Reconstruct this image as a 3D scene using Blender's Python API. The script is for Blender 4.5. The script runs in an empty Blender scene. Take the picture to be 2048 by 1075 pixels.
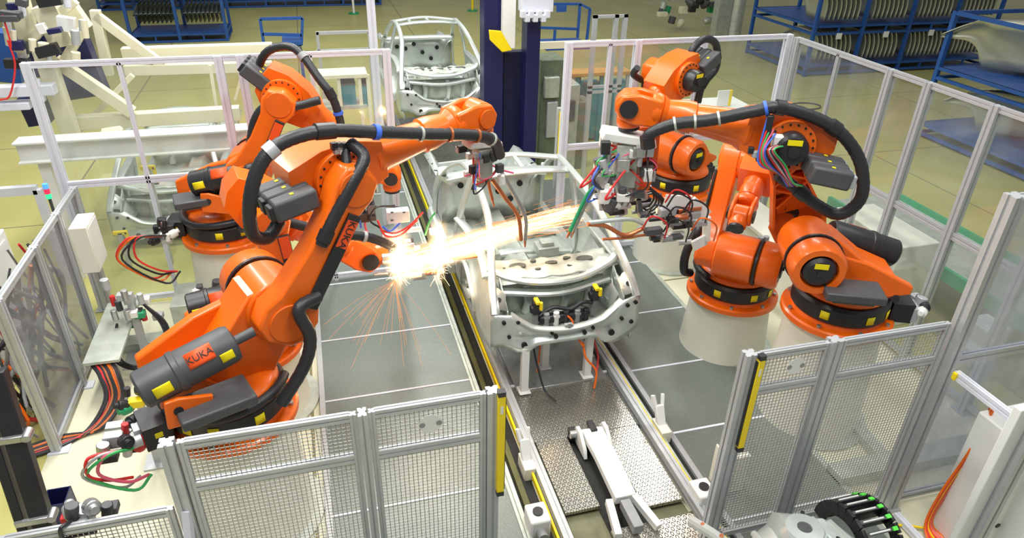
import bpy, bmesh, math, random
from mathutils import Vector as V, Matrix, Quaternion
random.seed(7)
R = math.radians
COL = bpy.context.scene.collection
SC = bpy.context.scene

# ---------------------------------------------------------------- camera
FPX, CAMH = 1392.12, 5.5
_p, _y, _r = R(29.864), R(16.058), R(1.449)
FW = V((math.sin(_y)*math.cos(_p), math.cos(_y)*math.cos(_p), -math.sin(_p)))
_rt = V((math.cos(_y), -math.sin(_y), 0)); _up = _rt.cross(FW)
RT = math.cos(_r)*_rt + math.sin(_r)*_up
UP = -math.sin(_r)*_rt + math.cos(_r)*_up
CP = V((0, 0, CAMH))
cam_d = bpy.data.cameras.new('camera'); cam = bpy.data.objects.new('camera', cam_d); COL.objects.link(cam)
cam_d.sensor_width = 36; cam_d.lens = FPX*36/2048; cam_d.clip_end = 200
cam.matrix_world = Matrix(((RT.x, UP.x, -FW.x, CP.x), (RT.y, UP.y, -FW.y, CP.y), (RT.z, UP.z, -FW.z, CP.z), (0, 0, 0, 1)))
SC.camera = cam
def ray(u, v): return FW + RT*((u-1024)/FPX) - UP*((v-537.5)/FPX)
def pz(u, v, z=0): d = ray(u, v); return CP + d*((z-CP.z)/d.z)          # survey: photo point lying on height z
def py(u, v, y): d = ray(u, v); return CP + d*((y-CP.y)/d.y)            # ... on the cross plane y
def px(u, v, x): d = ray(u, v); return CP + d*((x-CP.x)/d.x)            # ... on the long plane x

# ---------------------------------------------------------------- light
w = bpy.data.worlds.new('hall_light'); SC.world = w; w.use_nodes = True
w.node_tree.nodes['Background'].inputs[0].default_value = (0.93, 0.95, 1.0, 1)
w.node_tree.nodes['Background'].inputs[1].default_value = 0.26
SC.view_settings.view_transform = 'Standard'; SC.view_settings.look = 'None'
SC.view_settings.exposure = 0.0; SC.view_settings.gamma = 1; SC.view_settings.use_curve_mapping = False
def area(name, loc, sx, sy, power, col=(1, 1, 1), tgt=None):
    l = bpy.data.lights.new(name, 'AREA'); l.shape = 'RECTANGLE'; l.size = sx; l.size_y = sy; l.energy = power; l.color = col
    o = bpy.data.objects.new(name, l); COL.objects.link(o); o.location = loc
    if tgt: o.rotation_euler = (V(tgt)-V(loc)).to_track_quat('-Z', 'Y').to_euler()
    return o
for i, (x, y, e_) in enumerate(((-2.2, 3, 520), (3.0, 2.5, 430), (-2.0, 9.5, 520), (2.0, 9.8, 430), (8, 5, 150), (8.2, 12.6, 330), (1.5, 16, 420), (-5, 15, 420))):
    area('ceiling_lamp', (x, y, 9.5), 0.7, 4.5, e_, (1, 0.985, 0.93))
area('ceiling_lamp', (2, 24, 10), 12, 3, 520, (1, 0.99, 0.9))

# ---------------------------------------------------------------- materials
MATS = {}
def mat(name, col, rough=0.5, metal=0.0, coat=0.0, noise=0.0, nscale=8.0, bump=0.0, bscale=60.0, emit=0.0, dirt=None, spec=0.5):
    if name in MATS: return MATS[name]
    m = bpy.data.materials.new(name); m.use_nodes = True; nt = m.node_tree; b = nt.nodes['Principled BSDF']
    b.inputs['Base Color'].default_value = (*col, 1); b.inputs['Roughness'].default_value = rough
    b.inputs['Metallic'].default_value = metal; b.inputs['Coat Weight'].default_value = coat
    b.inputs['Coat Roughness'].default_value = 0.12
    b.inputs['Specular IOR Level'].default_value = spec
    if emit: b.inputs['Emission Color'].default_value = (*col, 1); b.inputs['Emission Strength'].default_value = emit
    tc = nt.nodes.new('ShaderNodeTexCoord')
    if noise:
        n = nt.nodes.new('ShaderNodeTexNoise'); n.inputs['Scale'].default_value = nscale; n.inputs['Detail'].default_value = 6
        nt.links.new(tc.outputs['Object'], n.inputs['Vector'])
        r = nt.nodes.new('ShaderNodeValToRGB'); r.color_ramp.elements[0].position = 0.32; r.color_ramp.elements[1].position = 0.7
        d = dirt or tuple(c*(1-noise) for c in col)
        r.color_ramp.elements[0].color = (*d, 1); r.color_ramp.elements[1].color = (*col, 1)
        nt.links.new(n.outputs['Fac'], r.inputs['Fac']); nt.links.new(r.outputs['Color'], b.inputs['Base Color'])
        mr = nt.nodes.new('ShaderNodeMapRange'); mr.inputs['To Min'].default_value = min(1, rough+0.12); mr.inputs['To Max'].default_value = max(0.05, rough-0.08)
        nt.links.new(n.outputs['Fac'], mr.inputs['Value']); nt.links.new(mr.outputs['Result'], b.inputs['Roughness'])
    if bump:
        n2 = nt.nodes.new('ShaderNodeTexNoise'); n2.inputs['Scale'].default_value = bscale
        nt.links.new(tc.outputs['Object'], n2.inputs['Vector'])
        bp = nt.nodes.new('ShaderNodeBump'); bp.inputs['Strength'].default_value = bump; bp.inputs['Distance'].default_value = 0.01
        nt.links.new(n2.outputs['Fac'], bp.inputs['Height']); nt.links.new(bp.outputs['Normal'], b.inputs['Normal'])
    MATS[name] = m; return m
ORANGE = mat('orange_paint', (0.90, 0.148, 0.002), 0.34, coat=0.25, noise=0.10, nscale=3)
DKOR = mat('orange_casting', (0.80, 0.135, 0.005), 0.5, noise=0.12, nscale=5)
BLACK = mat('black_plastic', (0.022, 0.022, 0.026), 0.38, noise=0.3, nscale=5)
HOSE = mat('black_hose', (0.022, 0.023, 0.027), 0.40, bump=0.25, bscale=90)
GREYD = mat('dark_grey_casting', (0.075, 0.078, 0.085), 0.45, noise=0.2, nscale=6)
YEL = mat('yellow_sticker', (0.9, 0.75, 0.0), 0.5, noise=0.05)
YELC = mat('yellow_housing', (0.93, 0.70, 0.0), 0.4, noise=0.04)
RED = mat('red_cable', (0.75, 0.03, 0.03), 0.45, noise=0.1)
PINK = mat('pink_cable', (0.85, 0.12, 0.22), 0.45, noise=0.1)
BLUEC = mat('blue_cable', (0.05, 0.15, 0.75), 0.45, noise=0.1)
GREENC = mat('green_cable', (0.05, 0.45, 0.12), 0.45, noise=0.1)
LABEL = mat('red_orange_label', (0.85, 0.09, 0.01), 0.5, noise=0.05)
WHITE = mat('white_paint', (0.82, 0.83, 0.80), 0.4, noise=0.06, nscale=3)
CREAM = mat('cream_steel_paint', (0.74, 0.71, 0.52), 0.5, noise=0.08, nscale=2)
PED = mat('pedestal_paint', (0.80, 0.79, 0.68), 0.42, noise=0.06, nscale=2)
ALU = mat('aluminium_profile', (0.50, 0.52, 0.54), 0.40, metal=0.35, noise=0.08, nscale=9)
ALUW = mat('bright_aluminium', (0.68, 0.70, 0.78), 0.6, spec=0.25, noise=0.05, nscale=9)
STEEL = mat('brushed_steel', (0.52, 0.53, 0.53), 0.34, metal=0.8, noise=0.2, nscale=12)
GALV = mat('galvanised_body_steel', (0.67, 0.73, 0.70), 0.33, metal=0.55, noise=0.16, nscale=5, bump=0.12, bscale=9)
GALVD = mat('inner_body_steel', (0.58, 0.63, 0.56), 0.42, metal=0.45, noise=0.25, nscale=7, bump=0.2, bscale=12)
WIRE = mat('galvanised_wire', (0.42, 0.44, 0.42), 0.45, metal=0.4, noise=0.1)
NAVY = mat('dark_blue_paint', (0.012, 0.014, 0.085), 0.35, noise=0.15, nscale=3)
RACK = mat('rack_blue_paint', (0.015, 0.085, 0.33), 0.45, noise=0.2, nscale=4)
TEAL = mat('teal_crate', (0.02, 0.22, 0.27), 0.5, noise=0.1)
COPPER = mat('copper_electrode', (0.62, 0.20, 0.08), 0.35, metal=0.6, noise=0.15)
FENDER = mat('pressed_steel', (0.48, 0.50, 0.40), 0.36, metal=0.6, noise=0.15, nscale=3)
FENDD = mat('dark_pressed_steel', (0.10, 0.12, 0.11), 0.4, metal=0.5, noise=0.3, nscale=6)
DARK = mat('dark_recess', (0.012, 0.014, 0.012), 0.7, noise=0.2)
GREY = mat('grey_box_paint', (0.30, 0.31, 0.31), 0.5, noise=0.1)
WOOD = mat('wooden_board', (0.55, 0.30, 0.08), 0.6, noise=0.2)
GREENR = mat('green_enamel', (0.02, 0.33, 0.14), 0.4, noise=0.1)
REDL = mat('red_lamp_lens', (0.9, 0.03, 0.1), 0.3, emit=0.6, noise=0.02)
GRNL = mat('green_lamp_lens', (0.05, 0.85, 0.35), 0.3, emit=0.8, noise=0.02)
BLUL = mat('blue_lamp_lens', (0.1, 0.4, 0.95), 0.3, emit=0.6, noise=0.02)
GREENP = mat('green_chain_clip', (0.12, 0.85, 0.08), 0.5, noise=0.05)

def pane_mat(name, tint, a, gl=0.06):
    m = bpy.data.materials.new(name); m.use_nodes = True; nt = m.node_tree; nt.nodes.clear()
    o = nt.nodes.new('ShaderNodeOutputMaterial'); t = nt.nodes.new('ShaderNodeBsdfTransparent'); t.inputs[0].default_value = (*tint, 1)
    g = nt.nodes.new('ShaderNodeBsdfGlossy'); g.inputs['Roughness'].default_value = 0.08
    d = nt.nodes.new('ShaderNodeBsdfDiffuse'); d.inputs[0].default_value = (0.75, 0.78, 0.80, 1)
    x1 = nt.nodes.new('ShaderNodeMixShader'); x1.inputs[0].default_value = a
    n = nt.nodes.new('ShaderNodeTexNoise'); n.inputs['Scale'].default_value = 2.5
    tc = nt.nodes.new('ShaderNodeTexCoord'); nt.links.new(tc.outputs['Object'], n.inputs['Vector'])
    mm = nt.nodes.new('ShaderNodeMath'); mm.operation = 'MULTIPLY'; mm.inputs[1].default_value = 2*a; nt.links.new(n.outputs['Fac'], mm.inputs[0])
    nt.links.new(mm.outputs[0], x1.inputs[0])
    x2 = nt.nodes.new('ShaderNodeMixShader'); x2.inputs[0].default_value = gl
    nt.links.new(t.outputs[0], x1.inputs[1]); nt.links.new(d.outputs[0], x1.inputs[2])
    nt.links.new(x1.outputs[0], x2.inputs[1]); nt.links.new(g.outputs[0], x2.inputs[2]); nt.links.new(x2.outputs[0], o.inputs[0])
    return m
GLASS = pane_mat('clear_polycarbonate', (0.95, 0.97, 0.96), 0.05)
GLASSB = pane_mat('scuffed_polycarbonate', (0.86, 0.88, 0.95), 0.34, 0.10)
GLASSG = pane_mat('smoked_polycarbonate', (0.70, 0.70, 0.74), 0.14, 0.08)

def floor_mat():
    m = bpy.data.materials.new('floor_coating'); m.use_nodes = True; nt = m.node_tree; b = nt.nodes['Principled BSDF']
    L = nt.links.new
    tc = nt.nodes.new('ShaderNodeTexCoord'); sp = nt.nodes.new('ShaderNodeSeparateXYZ'); L(tc.outputs['Object'], sp.inputs[0])
    n = nt.nodes.new('ShaderNodeTexNoise'); n.inputs['Scale'].default_value = 0.6; n.inputs['Detail'].default_value = 8; L(tc.outputs['Object'], n.inputs['Vector'])
    r = nt.nodes.new('ShaderNodeValToRGB'); r.color_ramp.elements[0].position = 0.3; r.color_ramp.elements[1].position = 0.7
    r.color_ramp.elements[0].color = (0.42, 0.40, 0.13, 1); r.color_ramp.elements[1].color = (0.51, 0.485, 0.17, 1); L(n.outputs['Fac'], r.inputs['Fac'])
    # paler epoxy inside the cell
    def step(inp, thr, sign):
        a = nt.nodes.new('ShaderNodeMath'); a.operation = 'GREATER_THAN' if sign > 0 else 'LESS_THAN'; L(inp, a.inputs[0]); a.inputs[1].default_value = thr; return a.outputs[0]
    def mul(a_, b_):
        q = nt.nodes.new('ShaderNodeMath'); q.operation = 'MULTIPLY'; L(a_, q.inputs[0]); L(b_, q.inputs[1]); return q.outputs[0]
    inside = mul(mul(step(sp.outputs[0], -3.2, 1), step(sp.outputs[0], 7.05, -1)), step(sp.outputs[1], 9.45, -1))
    mx = nt.nodes.new('ShaderNodeMix'); mx.data_type = 'RGBA'; L(inside, mx.inputs[0]); L(r.outputs['Color'], mx.inputs[6]); mx.inputs[7].default_value = (0.68, 0.67, 0.50, 1)
    # saw-cut joints every 4.2 m
    wv = None
    for ax, off in ((0, 1.3), (1, 0.9)):
        a = nt.nodes.new('ShaderNodeMath'); a.operation = 'ADD'; L(sp.outputs[ax], a.inputs[0]); a.inputs[1].default_value = 100+off
        f = nt.nodes.new('ShaderNodeMath'); f.operation = 'MODULO'; L(a.outputs[0], f.inputs[0]); f.inputs[1].default_value = 4.2
        s = step(f.outputs[0], 0.035, -1)
        if wv is None: wv = s
        else:
            q = nt.nodes.new('ShaderNodeMath'); q.operation = 'MAXIMUM'; L(wv, q.inputs[0]); L(s, q.inputs[1]); wv = q.outputs[0]
    m2 = nt.nodes.new('ShaderNodeMix'); m2.data_type = 'RGBA'; L(wv, m2.inputs[0]); L(mx.outputs[2], m2.inputs[6]); m2.inputs[7].default_value = (0.22, 0.20, 0.09, 1)
    L(m2.outputs[2], b.inputs['Base Color']); b.inputs['Roughness'].default_value = 0.4
    return m
def plate_mat():
    m = bpy.data.materials.new('grey_steel_plate'); m.use_nodes = True; nt = m.node_tree; b = nt.nodes['Principled BSDF']; L = nt.links.new
    tc = nt.nodes.new('ShaderNodeTexCoord')
    n = nt.nodes.new('ShaderNodeTexNoise'); n.inputs['Scale'].default_value = 70; n.inputs['Detail'].default_value = 4; L(tc.outputs['Object'], n.inputs['Vector'])
    n2 = nt.nodes.new('ShaderNodeTexNoise'); n2.inputs['Scale'].default_value = 0.9; L(tc.outputs['Object'], n2.inputs['Vector'])
    r = nt.nodes.new('ShaderNodeValToRGB'); r.color_ramp.elements[0].position = 0.3; r.color_ramp.elements[1].position = 0.75
    r.color_ramp.elements[0].color = (0.155, 0.185, 0.165, 1); r.color_ramp.elements[1].color = (0.225, 0.255, 0.235, 1); L(n.outputs['Fac'], r.inputs['Fac'])
    mx = nt.nodes.new('ShaderNodeMix'); mx.data_type = 'RGBA'; mx.blend_type = 'MULTIPLY'; mx.inputs[0].default_value = 0.35
    L(r.outputs[0], mx.inputs[6]); L(n2.outputs['Color'], mx.inputs[7]); L(r.outputs[0], b.inputs['Base Color'])
    mr = nt.nodes.new('ShaderNodeMapRange'); mr.inputs['To Min'].default_value = 0.5; mr.inputs['To Max'].default_value = 0.3
    L(n2.outputs['Fac'], mr.inputs['Value']); L(mr.outputs[0], b.inputs['Roughness']); b.inputs['Metallic'].default_value = 0.35
    return m
def tread_mat():
    m = bpy.data.materials.new('tread_plate'); m.use_nodes = True; nt = m.node_tree; b = nt.nodes['Principled BSDF']; L = nt.links.new
    tc = nt.nodes.new('ShaderNodeTexCoord'); mp = nt.nodes.new('ShaderNodeMapping'); mp.inputs['Rotation'].default_value = (0, 0, R(45)); mp.inputs['Scale'].default_value = (1, .62, 1)
    L(tc.outputs['Object'], mp.inputs['Vector'])
    vo = nt.nodes.new('ShaderNodeTexVoronoi'); vo.voronoi_dimensions = '2D'; vo.inputs['Scale'].default_value = 24; vo.inputs['Randomness'].default_value = 0.0; L(mp.outputs[0], vo.inputs['Vector'])
    r = nt.nodes.new('ShaderNodeValToRGB'); r.color_ramp.elements[0].position = 0.25; r.color_ramp.elements[1].position = 0.4
    r.color_ramp.elements[0].color = (1, 1, 1, 1); r.color_ramp.elements[1].color = (0, 0, 0, 1); L(vo.outputs['Distance'], r.inputs['Fac'])
    bp = nt.nodes.new('ShaderNodeBump'); bp.inputs['Strength'].default_value = 1.0; bp.inputs['Distance'].default_value = 0.03; L(r.outputs[0], bp.inputs['Height']); L(bp.outputs[0], b.inputs['Normal'])
    n = nt.nodes.new('ShaderNodeTexNoise'); n.inputs['Scale'].default_value = 3; L(tc.outputs['Object'], n.inputs['Vector'])
    r2 = nt.nodes.new('ShaderNodeValToRGB'); r2.color_ramp.elements[0].color = (0.40, 0.40, 0.36, 1); r2.color_ramp.elements[1].color = (0.66, 0.65, 0.56, 1); L(n.outputs['Fac'], r2.inputs['Fac'])
    L(r2.outputs[0], b.inputs['Base Color']); b.inputs['Metallic'].default_value = 0.85; b.inputs['Roughness'].default_value = 0.27
    return m
FLOOR = floor_mat(); PLATE = plate_mat(); TREAD = tread_mat()

# ---------------------------------------------------------------- helpers
def frame(d, up=V((0, 0, 1))):
    d = V(d).normalized(); u = V(up)
    if abs(d.dot(u)) > 0.98*u.length: u = V((0, 1, 0)) if abs(d.y) < 0.9 else V((1, 0, 0))
    s = d.cross(u).normalized(); u = s.cross(d).normalized()
    return d, s, u
class MB:
    def __init__(s): s.bm = bmesh.new(); s.mi = 0; s.mats = []
    def m(s, mt):
        if mt not in s.mats: s.mats.append(mt)
        s.mi = s.mats.index(mt); return s
    def _f(s, vs):
        try: f = s.bm.faces.new(vs); f.material_index = s.mi; return f
        except ValueError: return None
    def box(s, c, size, rot=None):
        M = Matrix.Translation(V(c)) @ (rot.to_4x4() if rot else Matrix())
        hx, hy, hz = size[0]/2, size[1]/2, size[2]/2
        vs = [s.bm.verts.new(M @ V((x*hx, y*hy, z*hz))) for x in (-1, 1) for y in (-1, 1) for z in (-1, 1)]
        for q in ((0, 1, 3, 2), (4, 6, 7, 5), (0, 4, 5, 1), (2, 3, 7, 6), (0, 2, 6, 4), (1, 5, 7, 3)): s._f([vs[i] for i in q])
        return s
    def bx(s, a, b):
        return s.box([(a[i]+b[i])/2 for i in range(3)], [abs(b[i]-a[i]) for i in range(3)])
    def loft(s, rings, closed=True, caps=True):
        rr = [[s.bm.verts.new(V(p)) for p in r] for r in rings]
        n = len(rr[0])
        for a, b in zip(rr, rr[1:]):
            for i in range(n if closed else n-1):
                s._f((a[i], a[(i+1) % n], b[(i+1) % n], b[i]))
        if caps and closed: s._f(rr[0][::-1]); s._f(rr[-1])
        return s
    def beam(s, p0, p1, wd, ht, up=(0, 0, 1), w1=None, h1=None):
        p0, p1 = V(p0), V(p1); d, sd, u = frame(p1-p0, up); w1 = w1 or wd; h1 = h1 or ht
        return s.loft([[p + sd*a*ww/2 + u*b*hh/2 for a, b in ((-1, -1), (1, -1), (1, 1), (-1, 1))] for p, ww, hh in ((p0, wd, ht), (p1, w1, h1))])
    def profile(s, p0, p1, wd, ht, up=(0, 0, 1), g=0.22, dp=0.12):
        # slotted aluminium extrusion
        p0, p1 = V(p0), V(p1); d, sd, u = frame(p1-p0, up); h = .5; e = g/2; q = h-dp
        o = [(-h, -h), (-e, -h), (-e, -q), (e, -q), (e, -h), (h, -h), (h, -e), (q, -e), (q, e), (h, e), (h, h), (e, h), (e, q), (-e, q), (-e, h), (-h, h), (-h, e), (-q, e), (-q, -e), (-h, -e)]
        return s.loft([[p + sd*a*wd + u*b*ht for a, b in o] for p in (p0, p1)])
    def cyl(s, p0, p1, r0, r1=None, n=24):
        p0, p1 = V(p0), V(p1); r1 = r0 if r1 is None else r1; d, sd, u = frame(p1-p0)
        return s.loft([[p + (sd*math.cos(2*math.pi*i/n) + u*math.sin(2*math.pi*i/n))*r for i in range(n)] for p, r in ((p0, r0), (p1, r1))])
    def lathe(s, p0, ax, prof, n=32, caps=True):   # prof: (distance along axis, radius)
        p0 = V(p0); d, sd, u = frame(ax)
        return s.loft([[p0 + d*t + (sd*math.cos(2*math.pi*i/n) + u*math.sin(2*math.pi*i/n))*max(r, 1e-4) for i in range(n)] for t, r in prof], caps=caps)
    def tube(s, pts, r, n=10, smooth=4, flat=1.0, rib=0.0):
        pts = [V(p) for p in pts]
        if smooth and len(pts) > 2: pts = spline(pts, smooth)
        rings = []; u = None
        for i, p in enumerate(pts):
            d = (pts[min(i+1, len(pts)-1)]-pts[max(i-1, 0)]).normalized()
            if u is None: _, sd, u = frame(d)
            else: sd = d.cross(u).normalized(); u = sd.cross(d).normalized()
            rr = r*(1+(rib if i % 2 else 0)); rings.append([p + (sd*math.cos(2*math.pi*k/n)*flat + u*math.sin(2*math.pi*k/n))*rr for k in range(n)])
        return s.loft(rings)
    def prism(s, poly, ax, lo, hi, M=None):
        # poly of (a,b) in the plane across ax ('x','y','z'), extruded lo..hi
        f = {'y': lambda a, b, t: V((a, t, b)), 'x': lambda a, b, t: V((t, a, b)), 'z': lambda a, b, t: V((a, b, t))}[ax]
        M = M or Matrix()
        return s.loft([[M @ f(a, b, t) for a, b in poly] for t in (lo, hi)])
    def sheet(s, grid, th=0.0):
        g = [[s.bm.verts.new(V(p)) for p in row] for row in grid]
        for a, b in zip(g, g[1:]):
            for i in range(len(a)-1): s._f((a[i], a[i+1], b[i+1], b[i]))
        return s
    def build(s, name, mt=None, parent=None, bevel=0.0, solid=0.0, sharp=35, props=None):
        bmesh.ops.recalc_face_normals(s.bm, faces=s.bm.faces)
        me = bpy.data.meshes.new(name); s.bm.to_mesh(me); s.bm.free()
        if s.mats:
            for q in s.mats: me.materials.append(q)
        else: me.materials.append(mt)
        me.polygons.foreach_set('use_smooth', [True]*len(me.polygons)); me.set_sharp_from_angle(angle=R(sharp))
        o = bpy.data.objects.new(name, me); COL.objects.link(o)
        if parent: o.parent = parent
        if solid: md = o.modifiers.new('solid', 'SOLIDIFY'); md.thickness = solid; md.offset = 0
        if bevel: md = o.modifiers.new('bevel', 'BEVEL'); md.width = bevel; md.segments = 2; md.limit_method = 'ANGLE'; md.angle_limit = R(40)
        return o
def spline(pts, k):
    out = []
    P = [pts[0]*2-pts[1]]+pts+[pts[-1]*2-pts[-2]]
    for i in range(1, len(P)-2):
        a, b, c, d = P[i-1:i+3]
        for j in range(k):
            t = j/k; out.append(0.5*((2*b)+(c-a)*t+(2*a-5*b+4*c-d)*t*t+(3*b-a-3*c+d)*t**3))
    out.append(pts[-1]); return out
def tag(o, label, cat, group=None, kind=None):
    o['label'] = label; o['category'] = cat
    if group: o['group'] = group
    if kind: o['kind'] = kind
    return o
def thing(name, label, cat, loc=(0, 0, 0), rz=0, group=None):
    o = bpy.data.objects.new(name, None); o.empty_display_size = 0.2; COL.objects.link(o)
    o.location = loc; o.rotation_euler = (0, 0, rz); return tag(o, label, cat, group)
def struct(o): o['kind'] = 'structure'; return o
def copy_tree(o, parent=None):
    c = o.copy(); COL.objects.link(c)
    if parent: c.parent = parent
    for ch in list(o.children): copy_tree(ch, c)
    return c
def text_mesh(txt, size, name, mt, parent, M, depth=0.002, align='CENTER'):
    cu = bpy.data.curves.new('t', 'FONT'); cu.body = txt; cu.size = size; cu.extrude = depth; cu.align_x = align; cu.align_y = 'CENTER'
    t = bpy.data.objects.new('t', cu); COL.objects.link(t); bpy.context.view_layer.update()
    me = bpy.data.meshes.new_from_object(t.evaluated_get(bpy.context.evaluated_depsgraph_get())); bpy.data.objects.remove(t)
    me.name = name; me.materials.clear(); me.materials.append(mt)
    o = bpy.data.objects.new(name, me); COL.objects.link(o); o.parent = parent; o.matrix_local = M; return o

# ---------------------------------------------------------------- floor, decks
b = MB(); b.bx((-30, -2, -0.1), (40, 45, 0)); struct(b.build('floor', FLOOR))
def deck(name, label, x0, x1, ys):
    t = thing(name, label, 'steel deck', ((x0+x1)/2, (ys[0]+ys[-1])/2, 0)); c = t.location
    for a, bq in zip(ys, ys[1:]):
        q = MB(); q.bx((x0-c.x, a+0.006-c.y, 0.0), (x1-c.x, bq-0.006-c.y, 0.04)); q.build('plate', PLATE, t, bevel=0.004)
    for a in ys[1:-1]:
        q = MB(); q.bx((x0-c.x, a-0.014-c.y, 0.038), (x1-c.x, a+0.014-c.y, 0.046)); q.build('joint_strip', ALUW, t)
    for sx in (x0, x1):
        q = MB(); q.bx((sx-0.03-c.x, ys[0]-c.y, 0), (sx+0.03-c.x, ys[-1]-c.y, 0.06)); q.build('edge_angle', ALU if sx == x0 else GALVD, t)
    return t
deck('steel_deck', 'grey steel walking deck along the left side of the conveyor', -0.36, 1.42, (2.0, 3.4, 4.9, 6.62, 7.85, 9.3, 12.5, 15.5))
deck('steel_deck', 'grey steel walking deck along the right side of the conveyor', 3.38, 4.78, (2.4, 3.9, 5.15, 6.3, 7.5, 8.9, 12.5))
# ---------------------------------------------------------------- conveyor
cv = thing('conveyor', 'long floor conveyor with pale rails and yellow guide strips under the car bodies', 'conveyor', (2.45, 8, 0))
for x, nm in ((-0.69, 'rail'), (0.68, 'rail')):
    q = MB(); q.profile((x, -6, 0.12), (x, 9, 0.12), 0.09, 0.12); q.build(nm, ALU, cv)
    q = MB(); q.bx((x*1.11-0.012, -6, 0.06), (x*1.11+0.012, 9, 0.13)); q.build('guide_strip', YELC, cv)
for x0, x1 in ((-1.0, -0.78), (0.80, 0.92)):
    q = MB(); q.bx((x0, -6, 0.0), (x1, 9, 0.02)); q.build('channel_floor', DARK, cv)
    q = MB(); q.bx((x0-0.03, -6, 0), (x0+0.01, 9, 0.10)); q.build('channel_side', GALVD, cv)
q = MB(); q.bx((-0.95, -6, 0.02), (-0.89, 9, 0.07)); q.build('drive_belt', mat('olive_rubber', (0.10, 0.10, 0.02), 0.5, noise=0.2), cv)
q = MB(); q.bx((-0.63, -1.7, 0.0), (0.62, 9, 0.06)); q.build('bed_plate', STEEL, cv)
q = MB(); q.bx((-0.63, -6, 0.0), (0.62, -1.7, 0.02)); q.build('pit_floor', mat('olive_pit_paint', (.20, .20, .11), .6, noise=.4, nscale=5), cv)
# tread plates (front)
tp = thing('tread_plate', 'shiny diamond tread plate with a centre slot on the front end of the conveyor', 'metal plate', (2.45, 5.2, 0))
q = MB(); q.bx((-0.63, 0.13, 0.06), (0.62, 1.08, 0.10)); q.build('cross_plate', TREAD, tp, bevel=0.003)
q = MB(); q.bx((-0.60, -0.86, 0.06), (-0.24, 0.128, 0.10)); q.build('left_plate', TREAD, tp, bevel=0.003)
q = MB(); q.bx((0.18, -0.98, 0.06), (0.60, 0.128, 0.10)); q.build('right_plate', TREAD, tp, bevel=0.003)
q = MB(); q.bx((-0.63, 1.08, 0.06), (0.62, 1.11, 0.115)); q.build('edge_strip', ALUW, tp)
q = MB(); q.bx((-0.24, -1.8, 0.0), (0.18, 0.1, 0.03)); q.build('slot_floor', DARK, tp)
tp2 = MB(); tp2.box((2.62, 3.72, 0.10), (0.85, 0.62, 0.04)); tag(tp2.build('tread_plate', TREAD, bevel=0.003), 'separate bright tread plate at the bottom edge between the rails', 'metal plate')
# white swing arm
sa = thing('swing_arm', 'white painted swing arm lying in the slot of the tread plate', 'machine arm', (2.46, 5.25, 0.06))
q = MB(); q.loft([[(-.12, 0, .10), (.12, 0, .10), (.12, 0, .19), (-.12, 0, .19)], [(-.12, -.4, .12), (.11, -.4, .12), (.11, -.4, .21), (-.12, -.4, .21)], [(-.14, -1.0, .12), (.08, -1.0, .12), (.08, -1.0, .22), (-.14, -1.0, .22)]]); q.build('arm', WHITE, sa, bevel=0.012)
for s_ in (-1, 1):
    q = MB(); q.prism([(-0.26, .0), (.07, .0), (.10, .12), (.04, .21), (-.06, .21), (-.22, .10)], 'x', s_*.15-.02, s_*.15+.02); q.build('hinge_cheek', WHITE, sa, bevel=0.006)
q = MB(); q.cyl((-.24, .02, .12), (.2, .02, .12), .045, n=16); q.build('hinge_pin', STEEL, sa)
q = MB(); q.bx((-.24, .03, .0), (-.16, .1, .16)); q.build('stop_block', BLACK, sa, bevel=.005)
q = MB(); q.bx((-.03, -.07, .16), (.04, .09, .22)); q.build('latch', BLACK, sa, bevel=.006)
for dx in (-.20, .06):
    q = MB(); q.beam((dx, -.98, .17), (dx+(.10 if dx > 0 else -.05), -1.35, .12), .07, .08); q.build('fork_prong', WHITE, sa, bevel=.006)
q = MB(); q.bx((-.10, -1.35, .10), (.0, -1.02, .2)); q.build('clevis', GREY, sa, bevel=.006)
# white fork clamps beside the rails
def clamp(loc, rz, label):
    t = thing('positioning_clamp', label, 'clamp', loc, rz)
    q = MB(); q.bx((-.06, -.16, 0), (.06, .10, .16)); q.build('body', PED, t, bevel=.008)
    q = MB(); q.beam((0, -.02, .12), (0, .10, .34), .10, .06); q.build('arm', WHITE, t, bevel=.008)
    for s_ in (-1, 1):
        q = MB(); q.beam((s_*.04, .09, .31), (s_*.06, .16, .44), .035, .05); q.build('prong', WHITE, t, bevel=.005)
    return t
clamp((3.27, 5.20, 0.02), 0, 'white forked positioning clamp right of the conveyor beside the tread plate')
clamp((1.66, 5.05, 0.02), 0, 'white forked positioning clamp left of the conveyor behind the yellow light curtain')
for (u, v, lb) in ((1405, 985, 'white motor block at the right rail near the bottom edge'), (1075, 1035, 'white motor block left of the conveyor at the bottom edge')):
    p = pz(u, v, .2); t = thing('drive_block', lb, 'machine part', (p.x, p.y, 0))
    q = MB(); q.bx((-.10, -.12, 0), (.10, .12, .28)); q.build('housing', WHITE, t, bevel=.02)
    q = MB(); q.cyl((0, 0, .28), (0, 0, .30), .05, n=16); q.build('cap', BLACK, t)
    q = MB(); q.cyl((0, -.12, .15), (0, -.2, .15), .05, n=16); q.build('shaft_cover', GREY, t)

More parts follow.
